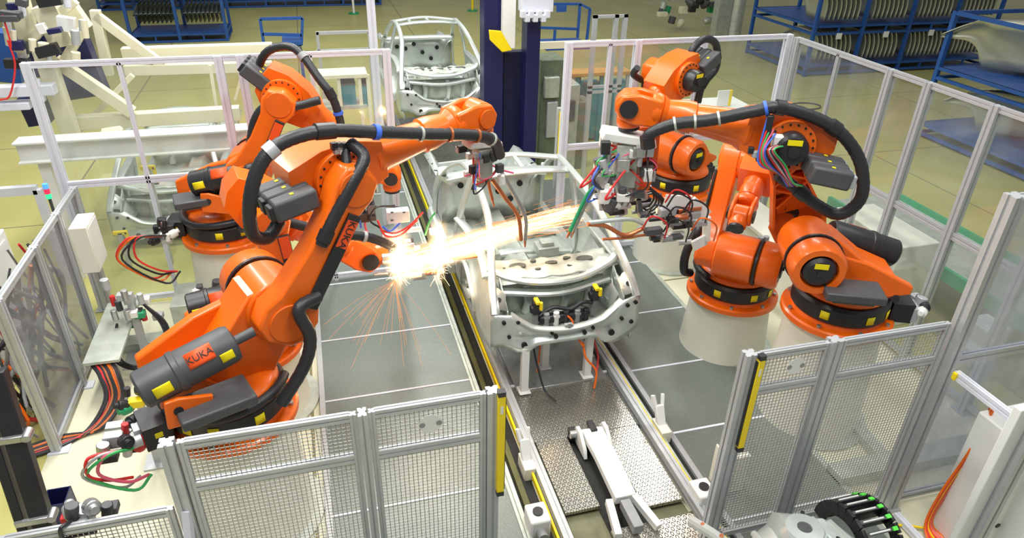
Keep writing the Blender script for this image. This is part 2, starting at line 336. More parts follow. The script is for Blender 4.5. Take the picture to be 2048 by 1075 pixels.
# ---------------------------------------------------------------- robots
def pedestal(B, zt, label, r0=.56, r1=.50):
    t = thing('robot_pedestal', label, 'pedestal', (B[0], B[1], 0), 0)
    q = MB(); q.lathe((0, 0, 0.02), (0, 0, 1), [(0, r0), (.0, r0), (zt-.1, r1), (zt-.03, r1+.01), (zt-.02, r1)], n=48); q.build('drum', PED, t)
    q = MB(); q.lathe((0, 0, 0), (0, 0, 1), [(0, r0+.10), (.03, r0+.10), (.03, r0)], n=48); q.build('foot_ring', GALVD, t)
    return t
class Rob:
    def __init__(s, B, zt, psi, label):
        s.B = V((B[0], B[1], zt)); s.psi = R(psi)
        s.M = Matrix.Translation(s.B) @ Matrix.Rotation(s.psi, 4, 'Z'); s.I = s.M.inverted()
        s.t = thing('welding_robot', label, 'robot', s.B, s.psi)
    def at(s, u, v, lat=0.0):          # where a surveyed sight line crosses the arm's own vertical plane
        o = s.I @ CP; d = s.I.to_3x3() @ ray(u, v); k = (lat-o.y)/d.y; return o + d*k
    def w(s, p): return s.M @ V(p)
def hose(rob, pts, r=.05, clamps=(), name='cable_hose'):
    pts = [V(p) for p in pts]
    q = MB(); q.tube(pts, r, n=12, smooth=10, rib=0.05); h = q.build(name, HOSE, rob.t, sharp=60)
    sp = spline(pts, 10)
    for f_, m_, k in clamps:
        i = min(len(sp)-2, int(f_*(len(sp)-1))); d = (sp[i+1]-sp[i]).normalized()
        q = MB(); q.cyl(sp[i]-d*.035*k, sp[i]+d*.035*k, r*1.25, n=16); q.build('hose_clamp', m_, h)
    return h
def robot(B, zt, psi, E, W, label, h=.80, off=.42, S=None, slab=(-.55, -.25, .42), slab_rz=0, cyl=(-.62, .55, .10, .66), ribs=False, tooldir=(0, 0, -1), axis_y=1, link_y=-.36, strip=True, stickers=(200, 250, 300), ek=1.0, packs=True, packy=0.0, packa=.5, packz=0.0, txt=False, fs=1.0, lk=1.0):
    r = Rob(B, zt, psi, label); t = r.t
    S = S or V((off, 0, h)); E = r.at(*E) if len(E) == 2 else V(E); W = r.at(*W) if len(W) == 2 else V(W)
    r.S, r.E, r.W = S, E, W
    print('ROB', psi, 'SE %.2f EW %.2f' % ((E-S).length, (W-E).length), tuple(round(c, 2) for c in E), tuple(round(c, 2) for c in W))
    # base
    q = MB(); q.lathe((0, 0, 0), (0, 0, 1), [(0, .55), (0.0, .57), (.055, .57), (.07, .55), (.07, .47), (.12, .455)], n=56); q.build('base_flange', ORANGE, t)
    for k in range(8):
        a = R(k*45+12); q = MB(); q.cyl((.52*math.cos(a), .52*math.sin(a), .065), (.52*math.cos(a), .52*math.sin(a), .10), .022, n=8); q.build('bolt', STEEL, t)
    q = MB(); q.lathe((0, 0, .12), (0, 0, 1), [(0, .475), (.02, .49), (.17, .49), (.20, .465), (.20, .44)], n=56); ring = q.build('base_ring', BLACK, t)
    for a in stickers:
        a = R(a)-r.psi; q = MB(); g = []
        for zz in (.17, .26): g.append([V((.495*math.cos(a+k*.03), .495*math.sin(a+k*.03), zz)) for k in (-3, -1.5, 0, 1.5, 3)])
        q.sheet(g); q.build('sticker', YEL, ring, solid=.003)
    # ring hose around the base
    q = MB(); q.tube([(.50*math.cos(R(a)), .50*math.sin(R(a)), .37-.02*math.sin(R(a*2))) for a in range(150, 345, 15)], .042, n=10, smooth=3, rib=.05); q.build('base_hose', HOSE, t, sharp=60)
    # rotating column
    q = MB(); q.lathe((0, 0, .32), (0, 0, 1), [(0, .44), (.05, .44), (.09, .40), (.12, .3)], n=40)
    q.prism([(-.42, .36), (.36, .36), (S.x+.20, S.z-.12), (S.x+.22, S.z+.10), (S.x+.02, S.z+.25), (S.x-.22, S.z+.20), (-.08, .74), (-.40, .62)], 'y', -.17, .22)
    q.prism([(-.58, .44), (-.30, .36), (.05, .38), (S.x, S.z+.1), (-.1, S.z-.02), (-.58, S.z-.24)], 'y', .14, .24)
    q.cyl((S.x, -.20, S.z), (S.x, .26, S.z), .27, n=36)
    col = q.build('rotating_column', ORANGE, t, bevel=.02)
    q = MB(); q.cyl((S.x, .27, S.z), (S.x, .30, S.z), .285, n=32); q.build('gap_ring', BLACK, col)
    # shoulder drum with motor
    q = MB(); q.lathe((S.x, .30, S.z), (0, 1, 0), [(0, .25), (.02, .27), (.20, .27), (.25, .24), (.25, .18), (.16, .17)], n=36); dr = q.build('shoulder_drum', ORANGE, t)
    q = MB(); q.lathe((S.x, .42, S.z), (0, 1, 0), [(0, .155), (.12, .155), (.15, .12), (.15, .03), (.17, .03)], n=24); mo = q.build('motor', BLACK, dr)
    q = MB(); q.box((S.x+.0, .573, S.z+.075), (.13, .006, .055)); q.build('sticker', YEL, mo)
    # link arm
    d = (E-S).normalized(); nrm = V((-d.z, 0, d.x))   # points rearwards/up
    L = (E-S).length
    def lp(a, b_): p = S + d*a*L + nrm*b_*lk; return (p.x, p.z)
    y0, y1 = link_y-.06, link_y+.17
    out = [lp(-.17, .12), lp(-.10, .24), lp(.05, .27), lp(.16, .20), lp(.5, .145), lp(.82, .15), lp(.97, .20), lp(1.10, .17), lp(1.16, 0), lp(1.10, -.17), lp(.97, -.20), lp(.82, -.15), lp(.5, -.145), lp(.16, -.20), lp(.05, -.27), lp(-.10, -.24), lp(-.17, -.12)]
    if ribs:
        q = MB(); q.prism(out, 'y', y0, y0+.06)
        la = q.build('link_arm', DKOR, t, bevel=.01)
        q = MB()
        for o_ in (1, -1):
            seq = [(.1, .25), (.5, .15), (.85, .16), (1.0, .2)]
            for (a0, b0), (a1, b1) in zip(seq, seq[1:]):
                p0, p1 = lp(a0, o_*(b0-.012)), lp(a1, o_*(b1-.012)); q.beam((p0[0], (y0+y1)/2, p0[1]), (p1[0], (y0+y1)/2, p1[1]), .20, .028, up=(nrm.x, 0, nrm.z))
        for (a0, b0, a1, b1) in ((.28, .17, .45, -.14), (.28, -.17, .45, .14), (.48, .14, .62, -.13), (.48, -.14, .62, .13), (.64, .14, .64, -.14), (.45, .14, .45, -.14), (.27, .17, .27, -.17), (.66, .13, .86, -.14), (.66, -.13, .86, .14)):
            p0, p1 = lp(a0, b0), lp(a1, b1); q.beam((p0[0], (y0+y1)/2, p0[1]), (p1[0], (y0+y1)/2, p1[1]), .18, .022, up=(nrm.x, 0, nrm.z))
        q.build('rib_lattice', ORANGE, la, bevel=.003)
    else:
        q = MB(); q.prism(out, 'y', y0, y1); la = q.build('link_arm', ORANGE, t, bevel=.025)
    if strip:
        a0, a1 = lp(.14, -.11), lp(.84, -.09); ys_ = y0-.012
        q = MB(); q.beam((a0[0], ys_, a0[1]), (a1[0], ys_, a1[1]), .03, .115, up=(nrm.x, 0, nrm.z)); st = q.build('cover_strip', BLACK, la, bevel=.006)
        p0, p1 = V((a0[0], ys_-.006, a0[1])), V((a1[0], ys_-.006, a1[1])); dd = (p1-p0).normalized(); c = p0.lerp(p1, .80)
        q = MB(); q.beam(c-dd*.12, c+dd*.12, .026, .10, up=(nrm.x, 0, nrm.z)); q.build('logo_panel', LABEL, st)
        if txt:
            X3 = -dd; Z3 = V((0, -1, 0)); Y3 = Z3.cross(X3)
            Mt = Matrix(((X3.x, Y3.x, Z3.x, 0), (X3.y, Y3.y, Z3.y, 0), (X3.z, Y3.z, Z3.z, 0), (0, 0, 0, 1)))
            text_mesh('KUKA', .09, 'lettering', BLACK, st, Matrix.Translation(c+V((0, -.0145, 0))) @ Mt)
    for C_, r_ in ((S, .17), (E, .15)):
        q = MB(); q.cyl((C_.x, y0-.015, C_.z), (C_.x, y0+.02, C_.z), r_, n=28); q.build('pivot_cover', DKOR, la, bevel=.006)
    # arm housing, motors
    f = (W-E).normalized(); fn = V((-f.z, 0, f.x))
    if fn.z < 0: fn = -fn
    FLn = (W-E).length
    def fp(a, b_): p = E + f*a + fn*b_; return (p.x, p.z)
    q = MB().m(ORANGE); q.prism([fp(*c_) for c_ in ((-.42*ek, .02), (-.40*ek, .20), (-.10, .27), (.18, .26), (.42, .17), (.42, -.15), (.15, -.24), (-.12, -.25), (-.36*ek, -.14))], 'y', -.13, .24)
    q.cyl((E.x, -.19, E.z), (E.x, .30, E.z), .235, n=36)
    qq = q
    for k in range(18):
        a = k*math.pi/9; q2 = (E.x+.205*math.cos(a), E.z+.205*math.sin(a))
        qq.m(DARK)
        qq.cyl((q2[0], .295, q2[1]), (q2[0], .312, q2[1]), .012, n=6)
        qq.cyl((q2[0], -.2, q2[1]), (q2[0], -.19, q2[1]), .012, n=6)
    el = qq.build('arm_housing', None, t, bevel=.03)
    q = MB(); q.lathe((E.x, .29, E.z), (0, 1, 0), [(0, .15), (.12, .15), (.17, .13), (.17, .05), (.2, .05)], n=24); em = q.build('elbow_motor', BLACK, el)
    q = MB(); q.box((E.x, .452, E.z+.085), (.13, .03, .05)); q.build('sticker', YEL, em)
    if packs:
        for k in (-1, 0, 1):
            c = E - f*packa + fn*packz
            q = MB(); rot = Matrix((V((f.x, 0, f.z)), V((0, 1, 0)), V((fn.x, 0, fn.z)))).transposed()
            if rot.determinant() < 0: rot = Matrix((V((f.x, 0, f.z)), V((0, -1, 0)), V((fn.x, 0, fn.z)))).transposed()
            q.box(V((c.x, .06+packy, c.z)) + V((0, k*.155, 0)) , (.36, .145, .17), rot); mb = q.build('wrist_motor', GREYD, t, bevel=.025)
            q = MB(); q.box(V((c.x, .06+packy, c.z)) + V((0, k*.155, 0)) + fn*.088, (.03, .03, .004), rot); q.build('sticker', YEL, mb)
            q = MB(); q.box(V((c.x, .06+packy, c.z)) + V((0, k*.155, 0)) - f*.19, (.05, .10, .12), rot); q.build('connector', ALU if ribs else BLACK, mb, bevel=.01)
    # forearm
    y = .06
    A = V((E.x, y, E.z)); Wy = V((W.x, y, W.z))
    L0 = FLn-.32*fs; st_ = min(.36, FLn*.25); av = L0-st_
    q = MB(); q.lathe(A + f*st_, f, [(0, .205*fs), (.04*av, .21*fs), (.12*av, .175*fs), (av*.62, .135*fs), (av*.64, .155*fs), (av*.74, .155*fs), (av*.94, .125*fs), (av, .155*fs)], n=32); fa = q.build('forearm', ORANGE, t)
    # wrist: fork and knuckle
    P = A + f*L0
    def wp(a, b_): p = P + f*a + fn*b_; return (p.x, p.z)
    q = MB(); s_ = fs
    q.lathe(P, f, [(0, .155*s_), (.06, .17*s_), (.12, .15*s_)], n=28)
    for yy in (-.155*s_, .095*s_):
        q.prism([wp(.02, .13*s_), wp(.24*s_, .15*s_), wp(.40*s_, .11*s_), wp(.45*s_, 0), wp(.40*s_, -.11*s_), wp(.24*s_, -.15*s_), wp(.02, -.13*s_)], 'y', y+yy, y+yy+.06*s_)
    wr = q.build('wrist_fork', ORANGE, t, bevel=.02)
    for yy in (-.165*s_, .165*s_):
        q = MB(); q.cyl((Wy.x, y+yy, Wy.z), (Wy.x, y+yy*1.10, Wy.z), .088*s_, n=24); q.build('wrist_cap', BLACK if axis_y > 0 else DKOR, wr)
    td = V(tooldir).normalized()
    q = MB(); q.cyl(Wy-V((0, .10*s_, 0)), Wy+V((0, .10*s_, 0)), .135*s_, n=28)
    q.lathe(Wy, td, [(0, .10*s_), (.14*s_, .12*s_), (.20*s_, .12*s_), (.215*s_, .10*s_)], n=28); q.build('wrist_knuckle', ORANGE, wr, bevel=.015)
    q = MB(); q.lathe(Wy+td*.21*s_, td, [(0, .105*s_), (.03, .105*s_)], n=24); q.build('tool_flange', BLACK, wr)
    r.tool = r.w(Wy+td*(.21*s_+.03)); r.Wy = Wy; r.f = f; r.fn = fn
    # counterbalance cylinder, low on the link side
    if cyl:
        c0 = V((cyl[0], -.36, cyl[1])); c1 = V((cyl[2], -.36, cyl[3])); cd = (c1-c0).normalized(); K = (c1-c0).length/.80
        q = MB(); q.lathe(c0, cd, [(t_*K, r_) for t_, r_ in ((0, .13), (.02, .15), (.28, .155), (.29, .165), (.33, .165), (.34, .155), (.74, .155), (.78, .14), (.80, .05), (.80, .04), (.96, .04))], n=36); cy = q.build('balance_cylinder', BLACK if not txt else GREYD, t)
        mid = c0+cd*.50*K; n_ = V((-cd.z, 0, cd.x)) if cd.x > 0 else V((cd.z, 0, -cd.x))
        side = (V((0, -1, 0))*.72 + n_*.69).normalized(); sx = cd; sy = side.cross(sx)
        Mx = Matrix(((sx.x, sy.x, side.x, 0), (sx.y, sy.y, side.y, 0), (sx.z, sy.z, side.z, 0), (0, 0, 0, 1)))
        def pan(name, c, w_, h_, mt, par):
            # panel wrapped on the cylinder
            q = MB(); g = []
            for k in range(-3, 4):
                an = k/3*h_/2/.157; dirn = side*math.cos(an)+sy*math.sin(an)
                g.append([c+sx*x_+dirn*.158 for x_ in (-w_/2, 0, w_/2)])
            q.sheet(g); return q.build(name, mt, par, solid=.003)
        pan('logo_panel', c0+cd*.50*K, .20, .13, LABEL, cy)
        if txt: text_mesh('KUKA', .075, 'lettering', BLACK, cy, Matrix.Translation(c0+cd*.50*K+side*.163) @ Mx)
        side0 = side
        side = (V((0, -1, 0))*.95 + n_*.1).normalized(); sy = side.cross(sx)
        pan('sticker', c0+cd*.68*K, .10, .075, YEL, cy); pan('sticker', c0+cd*.16*K, .13, .09, YEL, cy)
        q = MB(); q.prism([(c0.x+.10, c0.z-.30), (c0.x+.12, c0.z-.06), (c0.x+.22, c0.z-.06), (c0.x+.46, c0.z-.14), (c0.x+.42, c0.z-.34)], 'y', -.54, -.50)
        q.prism([(c0.x+.12, c0.z-.34), (c0.x+.18, c0.z+.0), (c0.x+.30, c0.z+.0), (c0.x+.60, c0.z-.34)], 'y', -.22, -.17); br = q.build('cylinder_bracket', ORANGE, t, bevel=.01)
        q = MB(); q.cyl((c0.x+.20, -.548, c0.z-.16), (c0.x+.20, -.535, c0.z-.16), .035, n=16); q.build('pin', BLACK, br)
    if slab:
        q = MB(); q.box(slab, (.56, .34, .09), Matrix.Rotation(slab_rz, 3, 'Z')); q.box(V(slab)-V((0, 0, .06)), (.40, .24, .06), Matrix.Rotation(slab_rz, 3, 'Z')); q.build('junction_box', GREYD, t, bevel=.015)
    # connector cluster behind the base
    q = MB().m(BLACK); q.box((-.60, .0, .16), (.22, .30, .22)); q.m(ALU); q.box((-.73, .05, .15), (.06, .22, .16)); q.cyl((-.72, -.1, .16), (-.80, -.1, .16), .05, n=14); q.m(YEL); q.box((-.60, -.153, .18), (.06, .004, .05)); q.build('connector_block', None, t, bevel=.01)
    # short loop hose by the shoulder
    q = MB(); q.tube([(.30, -.50, .30), (S.x+.02, -.55, S.z-.35), (S.x+.10, -.55, S.z-.1), (S.x+.06, -.50, S.z+.15), S + d*.24*L + V((0, -.44, 0)) - nrm*.11], .052, n=12, smooth=8, rib=.05); q.build('shoulder_hose', HOSE, t, sharp=60)
    return r
OR3 = 'orange welding robot '
L1B, LMB, L2B = (-1.05, 5.15), (-1.05, 6.85), (-1.36, 8.95)
R1B, R2B, R3B = (5.14, 5.14), (4.87, 6.62), (5.25, 9.03)
pedestal(L1B, 1.3, 'white round pedestal under the nearest orange robot on the left')
pedestal(LMB, .8, 'white round pedestal mostly hidden behind the nearest left robot')
pedestal(L2B, 1.2, 'white round pedestal under the rear left orange robot')
pedestal(R1B, 1.4, 'white round pedestal under the nearest orange robot on the right')
pedestal(R2B, .8, 'low white round pedestal under the middle robot on the right')
pedestal(R3B, 1.2, 'white round pedestal under the rear right orange robot')
# left near
L1 = robot(L1B, 1.3, 22, (668, 345), (962, 232), OR3+'nearest on the left, reaching across the car with a long forearm', txt=True, axis_y=-1, lk=.92, h=.98, off=.50, packy=-.16, packa=.46, cyl=(-.66, .80, .08, .95), slab=(-.20, -.52, .58), tooldir=(.25, 0, -1), stickers=(262, 305, 235))
a = lambda u, v, l=-.42: L1.at(u, v, l)
hose(L1, [a(642, 490), a(665, 440), a(705, 365), a(728, 315, -.35), a(700, 285, -.2)], .05, ((.12, BLACK, 1.4),))
hose(L1, [a(632, 480, -.3), a(650, 440, -.35), a(690, 350, -.3), a(690, 300, -.2)], .04, (), 'second_hose')
hose(L1, [a(560, 440, -.1), a(535, 475, -.15), a(505, 465, -.2), a(500, 400, -.25), a(520, 330, -.25), a(565, 285, -.25), a(650, 262, -.25), a(752, 264, -.25), a(850, 268, -.25), a(940, 270, -.25), a(985, 280, -.2), a(1000, 310, -.1)], .052,
     ((.42, ALU, 1.2), (.55, BLACK, 2.2), (.64, BLUEC, .6), (.72, GALVD, .3), (.78, COPPER, .3), (.84, COPPER, .3), (.9, GALVD, .3)))
# left middle
LM = robot(LMB, .8, 12, (525, 415), (735, 515), OR3+'in the middle of the left row, wrist low beside the sparks', h=.72, tooldir=(1, 0, -.1), stickers=(250, 300), slab=None, fs=1.1, packs=False, cyl=(-.52, .86, -.02, .88))
b_ = lambda u, v, l=-.3: LM.at(u, v, l)
hose(LM, [b_(560, 440), b_(620, 455), b_(680, 468), b_(740, 475), b_(790, 495)], .05, ((.7, ALU, .5),))
# left rear
L2 = robot(L2B, 1.2, -8, (568, 190), (782, 352), OR3+'at the rear left, elbow raised high, forearm dipping to the car', h=.95, off=.45, cyl=(-.20, .88, .42, 1.0), slab=(-.15, -.42, .71), slab_rz=R(20), stickers=(265, 300), ek=.8, packa=.36)
c_ = lambda u, v, l=-.35: L2.at(u, v, l)
hose(L2, [c_(530, 175, .1), c_(518, 135, .1), c_(540, 100, 0), c_(590, 98, -.1), c_(640, 160, -.3), c_(665, 195, -.35), c_(680, 240, -.35), c_(690, 290, -.3), c_(740, 340, -.2)], .048, ((.42, GREY, 1.0), (.6, BLACK, 1.6), (.72, BLUEC, .5)))
hose(L2, [c_(500, 290), c_(510, 240), c_(535, 212), c_(590, 212), c_(640, 200)], .05, (), 'second_hose')
# right near
R1 = robot(R1B, 1.4, 156, (.94, 0, 1.93), (1258, 205), OR3+'nearest on the right, level forearm carrying the biggest gun', ribs=True, strip=False, h=.77, off=.46, packy=.40, packa=.34, packz=-.10, cyl=(-.56, .60, .18, .78), slab=(.10, .52, .58), link_y=-.46, lk=1.12, tooldir=(-.1, 0, -1), stickers=(215, 268, 300), axis_y=1)
d_ = lambda u, v, l=.35: R1.at(u, v, l)
hose(R1, [d_(1295, 290), d_(1300, 268), d_(1350, 248), d_(1420, 240), d_(1510, 222), d_(1560, 215), d_(1640, 240, .3), d_(1690, 275, .3), d_(1722, 330, .3), d_(1722, 395, .3), d_(1680, 428, .3), d_(1635, 410, .25), d_(1590, 375, .2), d_(1555, 350, .2)], .056,
     ((.03, BLACK, 1.6), (.16, GALVD, .3), (.2, GALVD, .3), (.25, GALVD, .3), (.34, BLUEC, .4), (.39, BLACK, 1.2), (.5, BLACK, 1.4), (.9, BLACK, 1.6)))
# right middle
R2 = robot(R2B, .8, 226, (0, 0, 1.8), (.95, 0, 1.52), OR3+'in the middle of the right row, half hidden behind the nearest one', h=.74, slab=None, stickers=(215, 268, 300), fs=.8, tooldir=(.8, 0, -.5), lk=.85, packs=False)
e_ = lambda u, v, l=-.45: R2.at(u, v, l)
hose(R2, [e_(1395, 480), e_(1400, 455), e_(1430, 430), e_(1455, 385), e_(1490, 340)], .045, ((.6, BLACK, 1.2),))
# right rear
R3 = robot(R3B, 1.2, 203, (1345, 150), (1272, 215), OR3+'at the rear right, with a tall black hose loop on its elbow', h=.74, off=.35, slab=None, stickers=(215, 275), ek=.8, packa=.4, packy=.1, fs=.85, tooldir=(.2, 0, -1))
g_ = lambda u, v, l=.1: R3.at(u, v, l)
hose(R3, [g_(1355, 190), g_(1375, 150), g_(1385, 100), g_(1410, 78), g_(1432, 90), g_(1432, 135), g_(1405, 170), g_(1395, 205)], .052, ((.15, BLACK, 1.4), (.85, BLACK, 1.6)))
hose(R3, [g_(1345, 165, -.35), g_(1300, 165, -.4), g_(1268, 150, -.4), g_(1275, 135, -.3)], .045, (), 'second_hose')

# loose wiring on the elbow of the near right robot
rnd = random.Random(44)
q = MB(); q.box(R1.at(1560, 283, .36), (.14, .10, .12)); q.build('terminal_box', WHITE, R1.t, bevel=.01)
q = MB(); q.box(R1.at(1535, 262, .40), (.06, .06, .30)); q.build('hose_holder', BLACK, R1.t, bevel=.01)
for k, m_ in enumerate((BLUEC, RED, GREENC, PINK, BLUEC, BLACK, RED, ALU, BLACK, PINK, GREENC)):
    q = MB(); q.tube([R1.at(1535+k*4, 235+k*8 if k < 5 else 290, .40), R1.at(1518+k*3, 300, .46+.01*k), R1.at(1520+k*5, 330, .48), R1.at(1556+k*3, 345+k*2, .44), R1.at(1575+k*3, 372, .40)], .009, n=8, smooth=6); q.build('cable', m_, R1.t)
for k in range(6):
    q = MB(); q.box(R1.at(1502+k*8, 300+(k % 3)*8, .42), (.05, .05, .06)); q.build('plug', (BLACK, ALU, GREYD)[k % 3], R1.t, bevel=.004)
for k in range(7):
    q = MB(); q.box(L1.at(505+0*k if False else 668+5*k, 292+(k % 2)*8, -.2), (.05, .05, .06)); q.build('plug', (BLACK, ALU, GREYD, WHITE)[k % 4], L1.t, bevel=.004)

# ---------------------------------------------------------------- car bodies in bare steel
def lerp(a, b, t): return a+(b-a)*t
def interp(tbl, t):
    for (a, va), (b, vb) in zip(tbl, tbl[1:]):
        if t <= b: return lerp(va, vb, max(0, (t-a)/(b-a)))
    return tbl[-1][1]
def flat(q, pts, wd, th, n=5, upv=(0, 0, 1)):
    """swept pressed section: wide flat tube with raised centre"""
    pts = spline([V(p) for p in pts], n) if len(pts) > 2 else [V(p) for p in pts]
    rings = []
    for i, p in enumerate(pts):
        d, s, u = frame(pts[min(i+1, len(pts)-1)]-pts[max(i-1, 0)], upv)
        o = [(-.5, -.5), (.5, -.5), (.5, .1), (.3, .5), (-.3, .5), (-.5, .1)]
        rings.append([p+s*a*wd+u*b*th for a, b in o])
    q.loft(rings); return q
def hole(q, p, ax, r, n=14, sx=1.0):
    d, s, u = frame(ax); c = V(p)
    q.loft([[c+d*t+(s*math.cos(2*math.pi*i/n)*sx+u*math.sin(2*math.pi*i/n))*r for i in range(n)] for t in (-.004, .004)])
def car(label, loc, rz=0):
    t = thing('car_shell', label, 'car', loc, rz)
    # rear panel, bumper pressing with the tailgate cut-out
    q = MB()
    bot = [(-.90, .80), (-.72, .79), (-.60, .72), (-.44, .73), (-.36, .80), (.36, .80), (.44, .70), (.60, .66), (.74, .70), (.90, .80)]
    top = [(-.90, 1.22), (-.66, 1.20), (-.52, 1.08), (-.36, 1.00), (0, .96), (.36, 1.00), (.52, 1.08), (.66, 1.20), (.90, 1.24)]
    rows = []
    xs = [i/24*1.8-.9 for i in range(25)]
    for k in range(7):
        s = k/6; row = []
        for x in xs:
            z = lerp(interp(bot, x), interp(top, x), s)
            y = .10*(abs(x)/.9)**2.5 + (.05*s if abs(x) < .6 else .02*s) + (.04 if k in (2, 3) and abs(x) < .62 else 0)
            row.append((x, y, z))
        rows.append(row)
    q.m(GALV).sheet(rows); q.m(DARK)
    for x, z, r in ((-.52, .80, .035), (.55, .80, .035), (-.76, 1.13, .016), (-.60, 1.12, .016), (.72, 1.15, .018), (.83, 1.16, .018), (.2, .88, .016), (-.15, .88, .016), (.30, .92, .012), (.66, .98, .015), (-.70, .94, .014), (-.2, .93, .012), (.8, .9, .02)):
        hole(q, (x, .10*(abs(x)/.9)**2.5-.012+(.02 if abs(x) < .62 else 0), z), (0, 1, 0), r*.72)
    rp = q.build('rear_panel', None, t, solid=.03)
    q = MB(); flat(q, [(-.66, .10, 1.20), (-.52, .07, 1.09), (-.36, .04, 1.01), (0, .02, .97), (.36, .04, 1.01), (.52, .07, 1.09), (.66, .10, 1.20)], .09, .03); q.build('tailgate_sill', GALV, t)
    # side frames
    for sg in (-1, 1):
        q = MB(); rows = []
        ys = [0.10+i*.085 for i in range(26)]   # quarter panel to the door opening
        for y in ys:
            row = []
            a = abs(y-1.35); zb = .62
            if a < .44: zb = .74+math.sqrt(max(0, .44**2-a**2))*1.0
            zt = interp([(0, 1.22), (.35, 1.42), (.8, 1.50), (1.6, 1.47), (2.3, 1.42)], y)
            for k in range(8):
                z = lerp(zb, max(zt, zb+.05), k/7)
                x = .90 - .28*max(0, z-1.02)**1.3 - .06*max(0, .95-z) - .05*math.exp(-((y-.1)/.25)**2)
                if a < .52 and k == 0: x += .02
                row.append((sg*x, y, z))
            rows.append(row)
        q.sheet(rows); sf = q.build('quarter_panel', GALV, t, solid=.02)
        q = MB(); flat(q, [(sg*.90, 2.2, .66), (sg*.90, 3.2, .64), (sg*.89, 4.1, .66)], .16, .16); q.build('sill', GALV, sf)
        # wheelhouse inner, with flange
        q = MB(); rows = []
        for k in range(13):
            an = math.pi*k/12; rows.append([(sg*x, 1.35-.43*math.cos(an), .72+.43*math.sin(an)*(1.0 if x > .7 else .95)) for x in (.89, .80, .66)])
        q.sheet(rows); q.build('wheelhouse', GALVD, t, solid=.015)
        # roof rail + c pillar, a pillar, b pillar
        q = MB(); flat(q, [(sg*.86, .10, 1.22), (sg*.83, .30, 1.42), (sg*.77, .62, 1.66), (sg*.70, 1.0, 1.90), (sg*.67, 1.5, 2.03), (sg*.66, 2.1, 2.07), (sg*.68, 2.6, 2.03), (sg*.74, 3.1, 1.80), (sg*.80, 3.55, 1.50)], .085, .05); q.build('roof_rail', GALV, t)
        q = MB(); flat(q, [(sg*.83, .55, 1.44), (sg*.80, .9, 1.48), (sg*.80, 1.6, 1.48), (sg*.84, 2.2, 1.42)], .12, .04); q.build('beltline', GALV, t)
        q = MB(); flat(q, [(sg*.89, 2.25, .70), (sg*.86, 2.22, 1.2), (sg*.78, 2.12, 1.65), (sg*.68, 2.05, 2.04)], .13, .05, upv=(1, 0, 0)); q.build('door_pillar', GALV, t)
        q = MB(); flat(q, [(sg*.88, 3.9, .68), (sg*.86, 3.85, 1.1), (sg*.82, 3.6, 1.48)], .16, .06, upv=(1, 0, 0)); q.build('front_pillar', GALV, t)
        # front inner wing with strut tower
        q = MB(); rows = []
        for y in (3.7, 4.0, 4.3, 4.6, 4.9, 5.1):
            rows.append([(sg*x, y, z) for x, z in ((.84, 1.36-.08*(y-3.7)), (.74, 1.30), (.66, 1.22-.03*(y-3.7)), (.60, 1.0), (.52, .82), (.48, .70))])
        q.m(GALV).sheet(rows); q.m(DARK)
        for y, x, z in ((3.9, .78, 1.325), (4.15, .80, 1.32), (4.5, .78, 1.3), (4.75, .80, 1.28), (4.9, .70, 1.22)): hole(q, (sg*x, y, z), (sg*-.1, 0, 1), .028)
        iw = q.build('inner_wing', None, t, solid=.02)
        q = MB(); q.lathe((sg*.64, 4.25, 1.05), (0, 0, 1), [(0, .17), (.22, .14), (.26, .12), (.26, .05)], n=24); q.build('strut_tower', GALV, iw)
        q = MB(); flat(q, [(sg*.50, 3.6, .72), (sg*.48, 4.4, .74), (sg*.48, 5.15, .74)], .10, .12); q.build('chassis_leg', GALVD, t)
        # boot side pocket
        q = MB(); q.sheet([[(sg*.62, .25, .82), (sg*.66, .25, 1.1), (sg*.76, .28, 1.3)], [(sg*.60, .8, .84), (sg*.62, .8, 1.1), (sg*.74, .8, 1.36)], [(sg*.62, 1.4, .84), (sg*.64, 1.4, 1.1), (sg*.76, 1.4, 1.40)]]); q.build('boot_side', GALV, t, solid=.015)
        for z_, y_ in ((1.0, .45), (1.15, .6), (1.22, 1.0), (.95, 1.1)):
            q = MB(); q.box((sg*.625, y_, z_), (.02, .10, .07)); q.build('bracket', GALVD, t, bevel=.006)
    # tail lamp pockets and striker
    for sg in (-1, 1):
        q = MB(); q.sheet([[(sg*.90, .10, 1.23), (sg*.84, .14, 1.26), (sg*.70, .12, 1.24)], [(sg*.88, .22, 1.36), (sg*.80, .26, 1.34), (sg*.70, .22, 1.28)], [(sg*.84, .34, 1.44), (sg*.76, .36, 1.40), (sg*.68, .30, 1.34)]]); tl = q.build('lamp_pocket', GALV, t, solid=.015)
        q = MB(); hole(q, (sg*.78, .215, 1.335), (0, -.6, 1), .03); q.build('hole', DARK, tl)
        q = MB(); q.prism([(.12, 1.22), (.50, 1.44), (.50, 1.30), (.30, 1.06), (.14, 1.04)], 'x', sg*.70-.008, sg*.70+.008); q.build('inner_pillar_panel', GALV, t)
        q = MB(); flat(q, [(sg*.91, .86, .80), (sg*.925, .93, 1.0), (sg*.925, 1.35, 1.19), (sg*.925, 1.77, 1.0), (sg*.91, 1.84, .78)], .03, .05, upv=(1, 0, 0)); q.build('arch_flange', GALV, t)
        q = MB(); flat(q, [(sg*.66, .5, .96), (sg*.64, .9, 1.0), (sg*.66, 1.35, .98)], .05, .14, upv=(1, 0, 0)); q.build('inner_rib', GALV, t)
    q = MB(); q.box((0, .03, .99), (.10, .05, .05)); q.box((0, .0, 1.02), (.04, .03, .05)); q.build('latch_striker', GREY, t, bevel=.005)
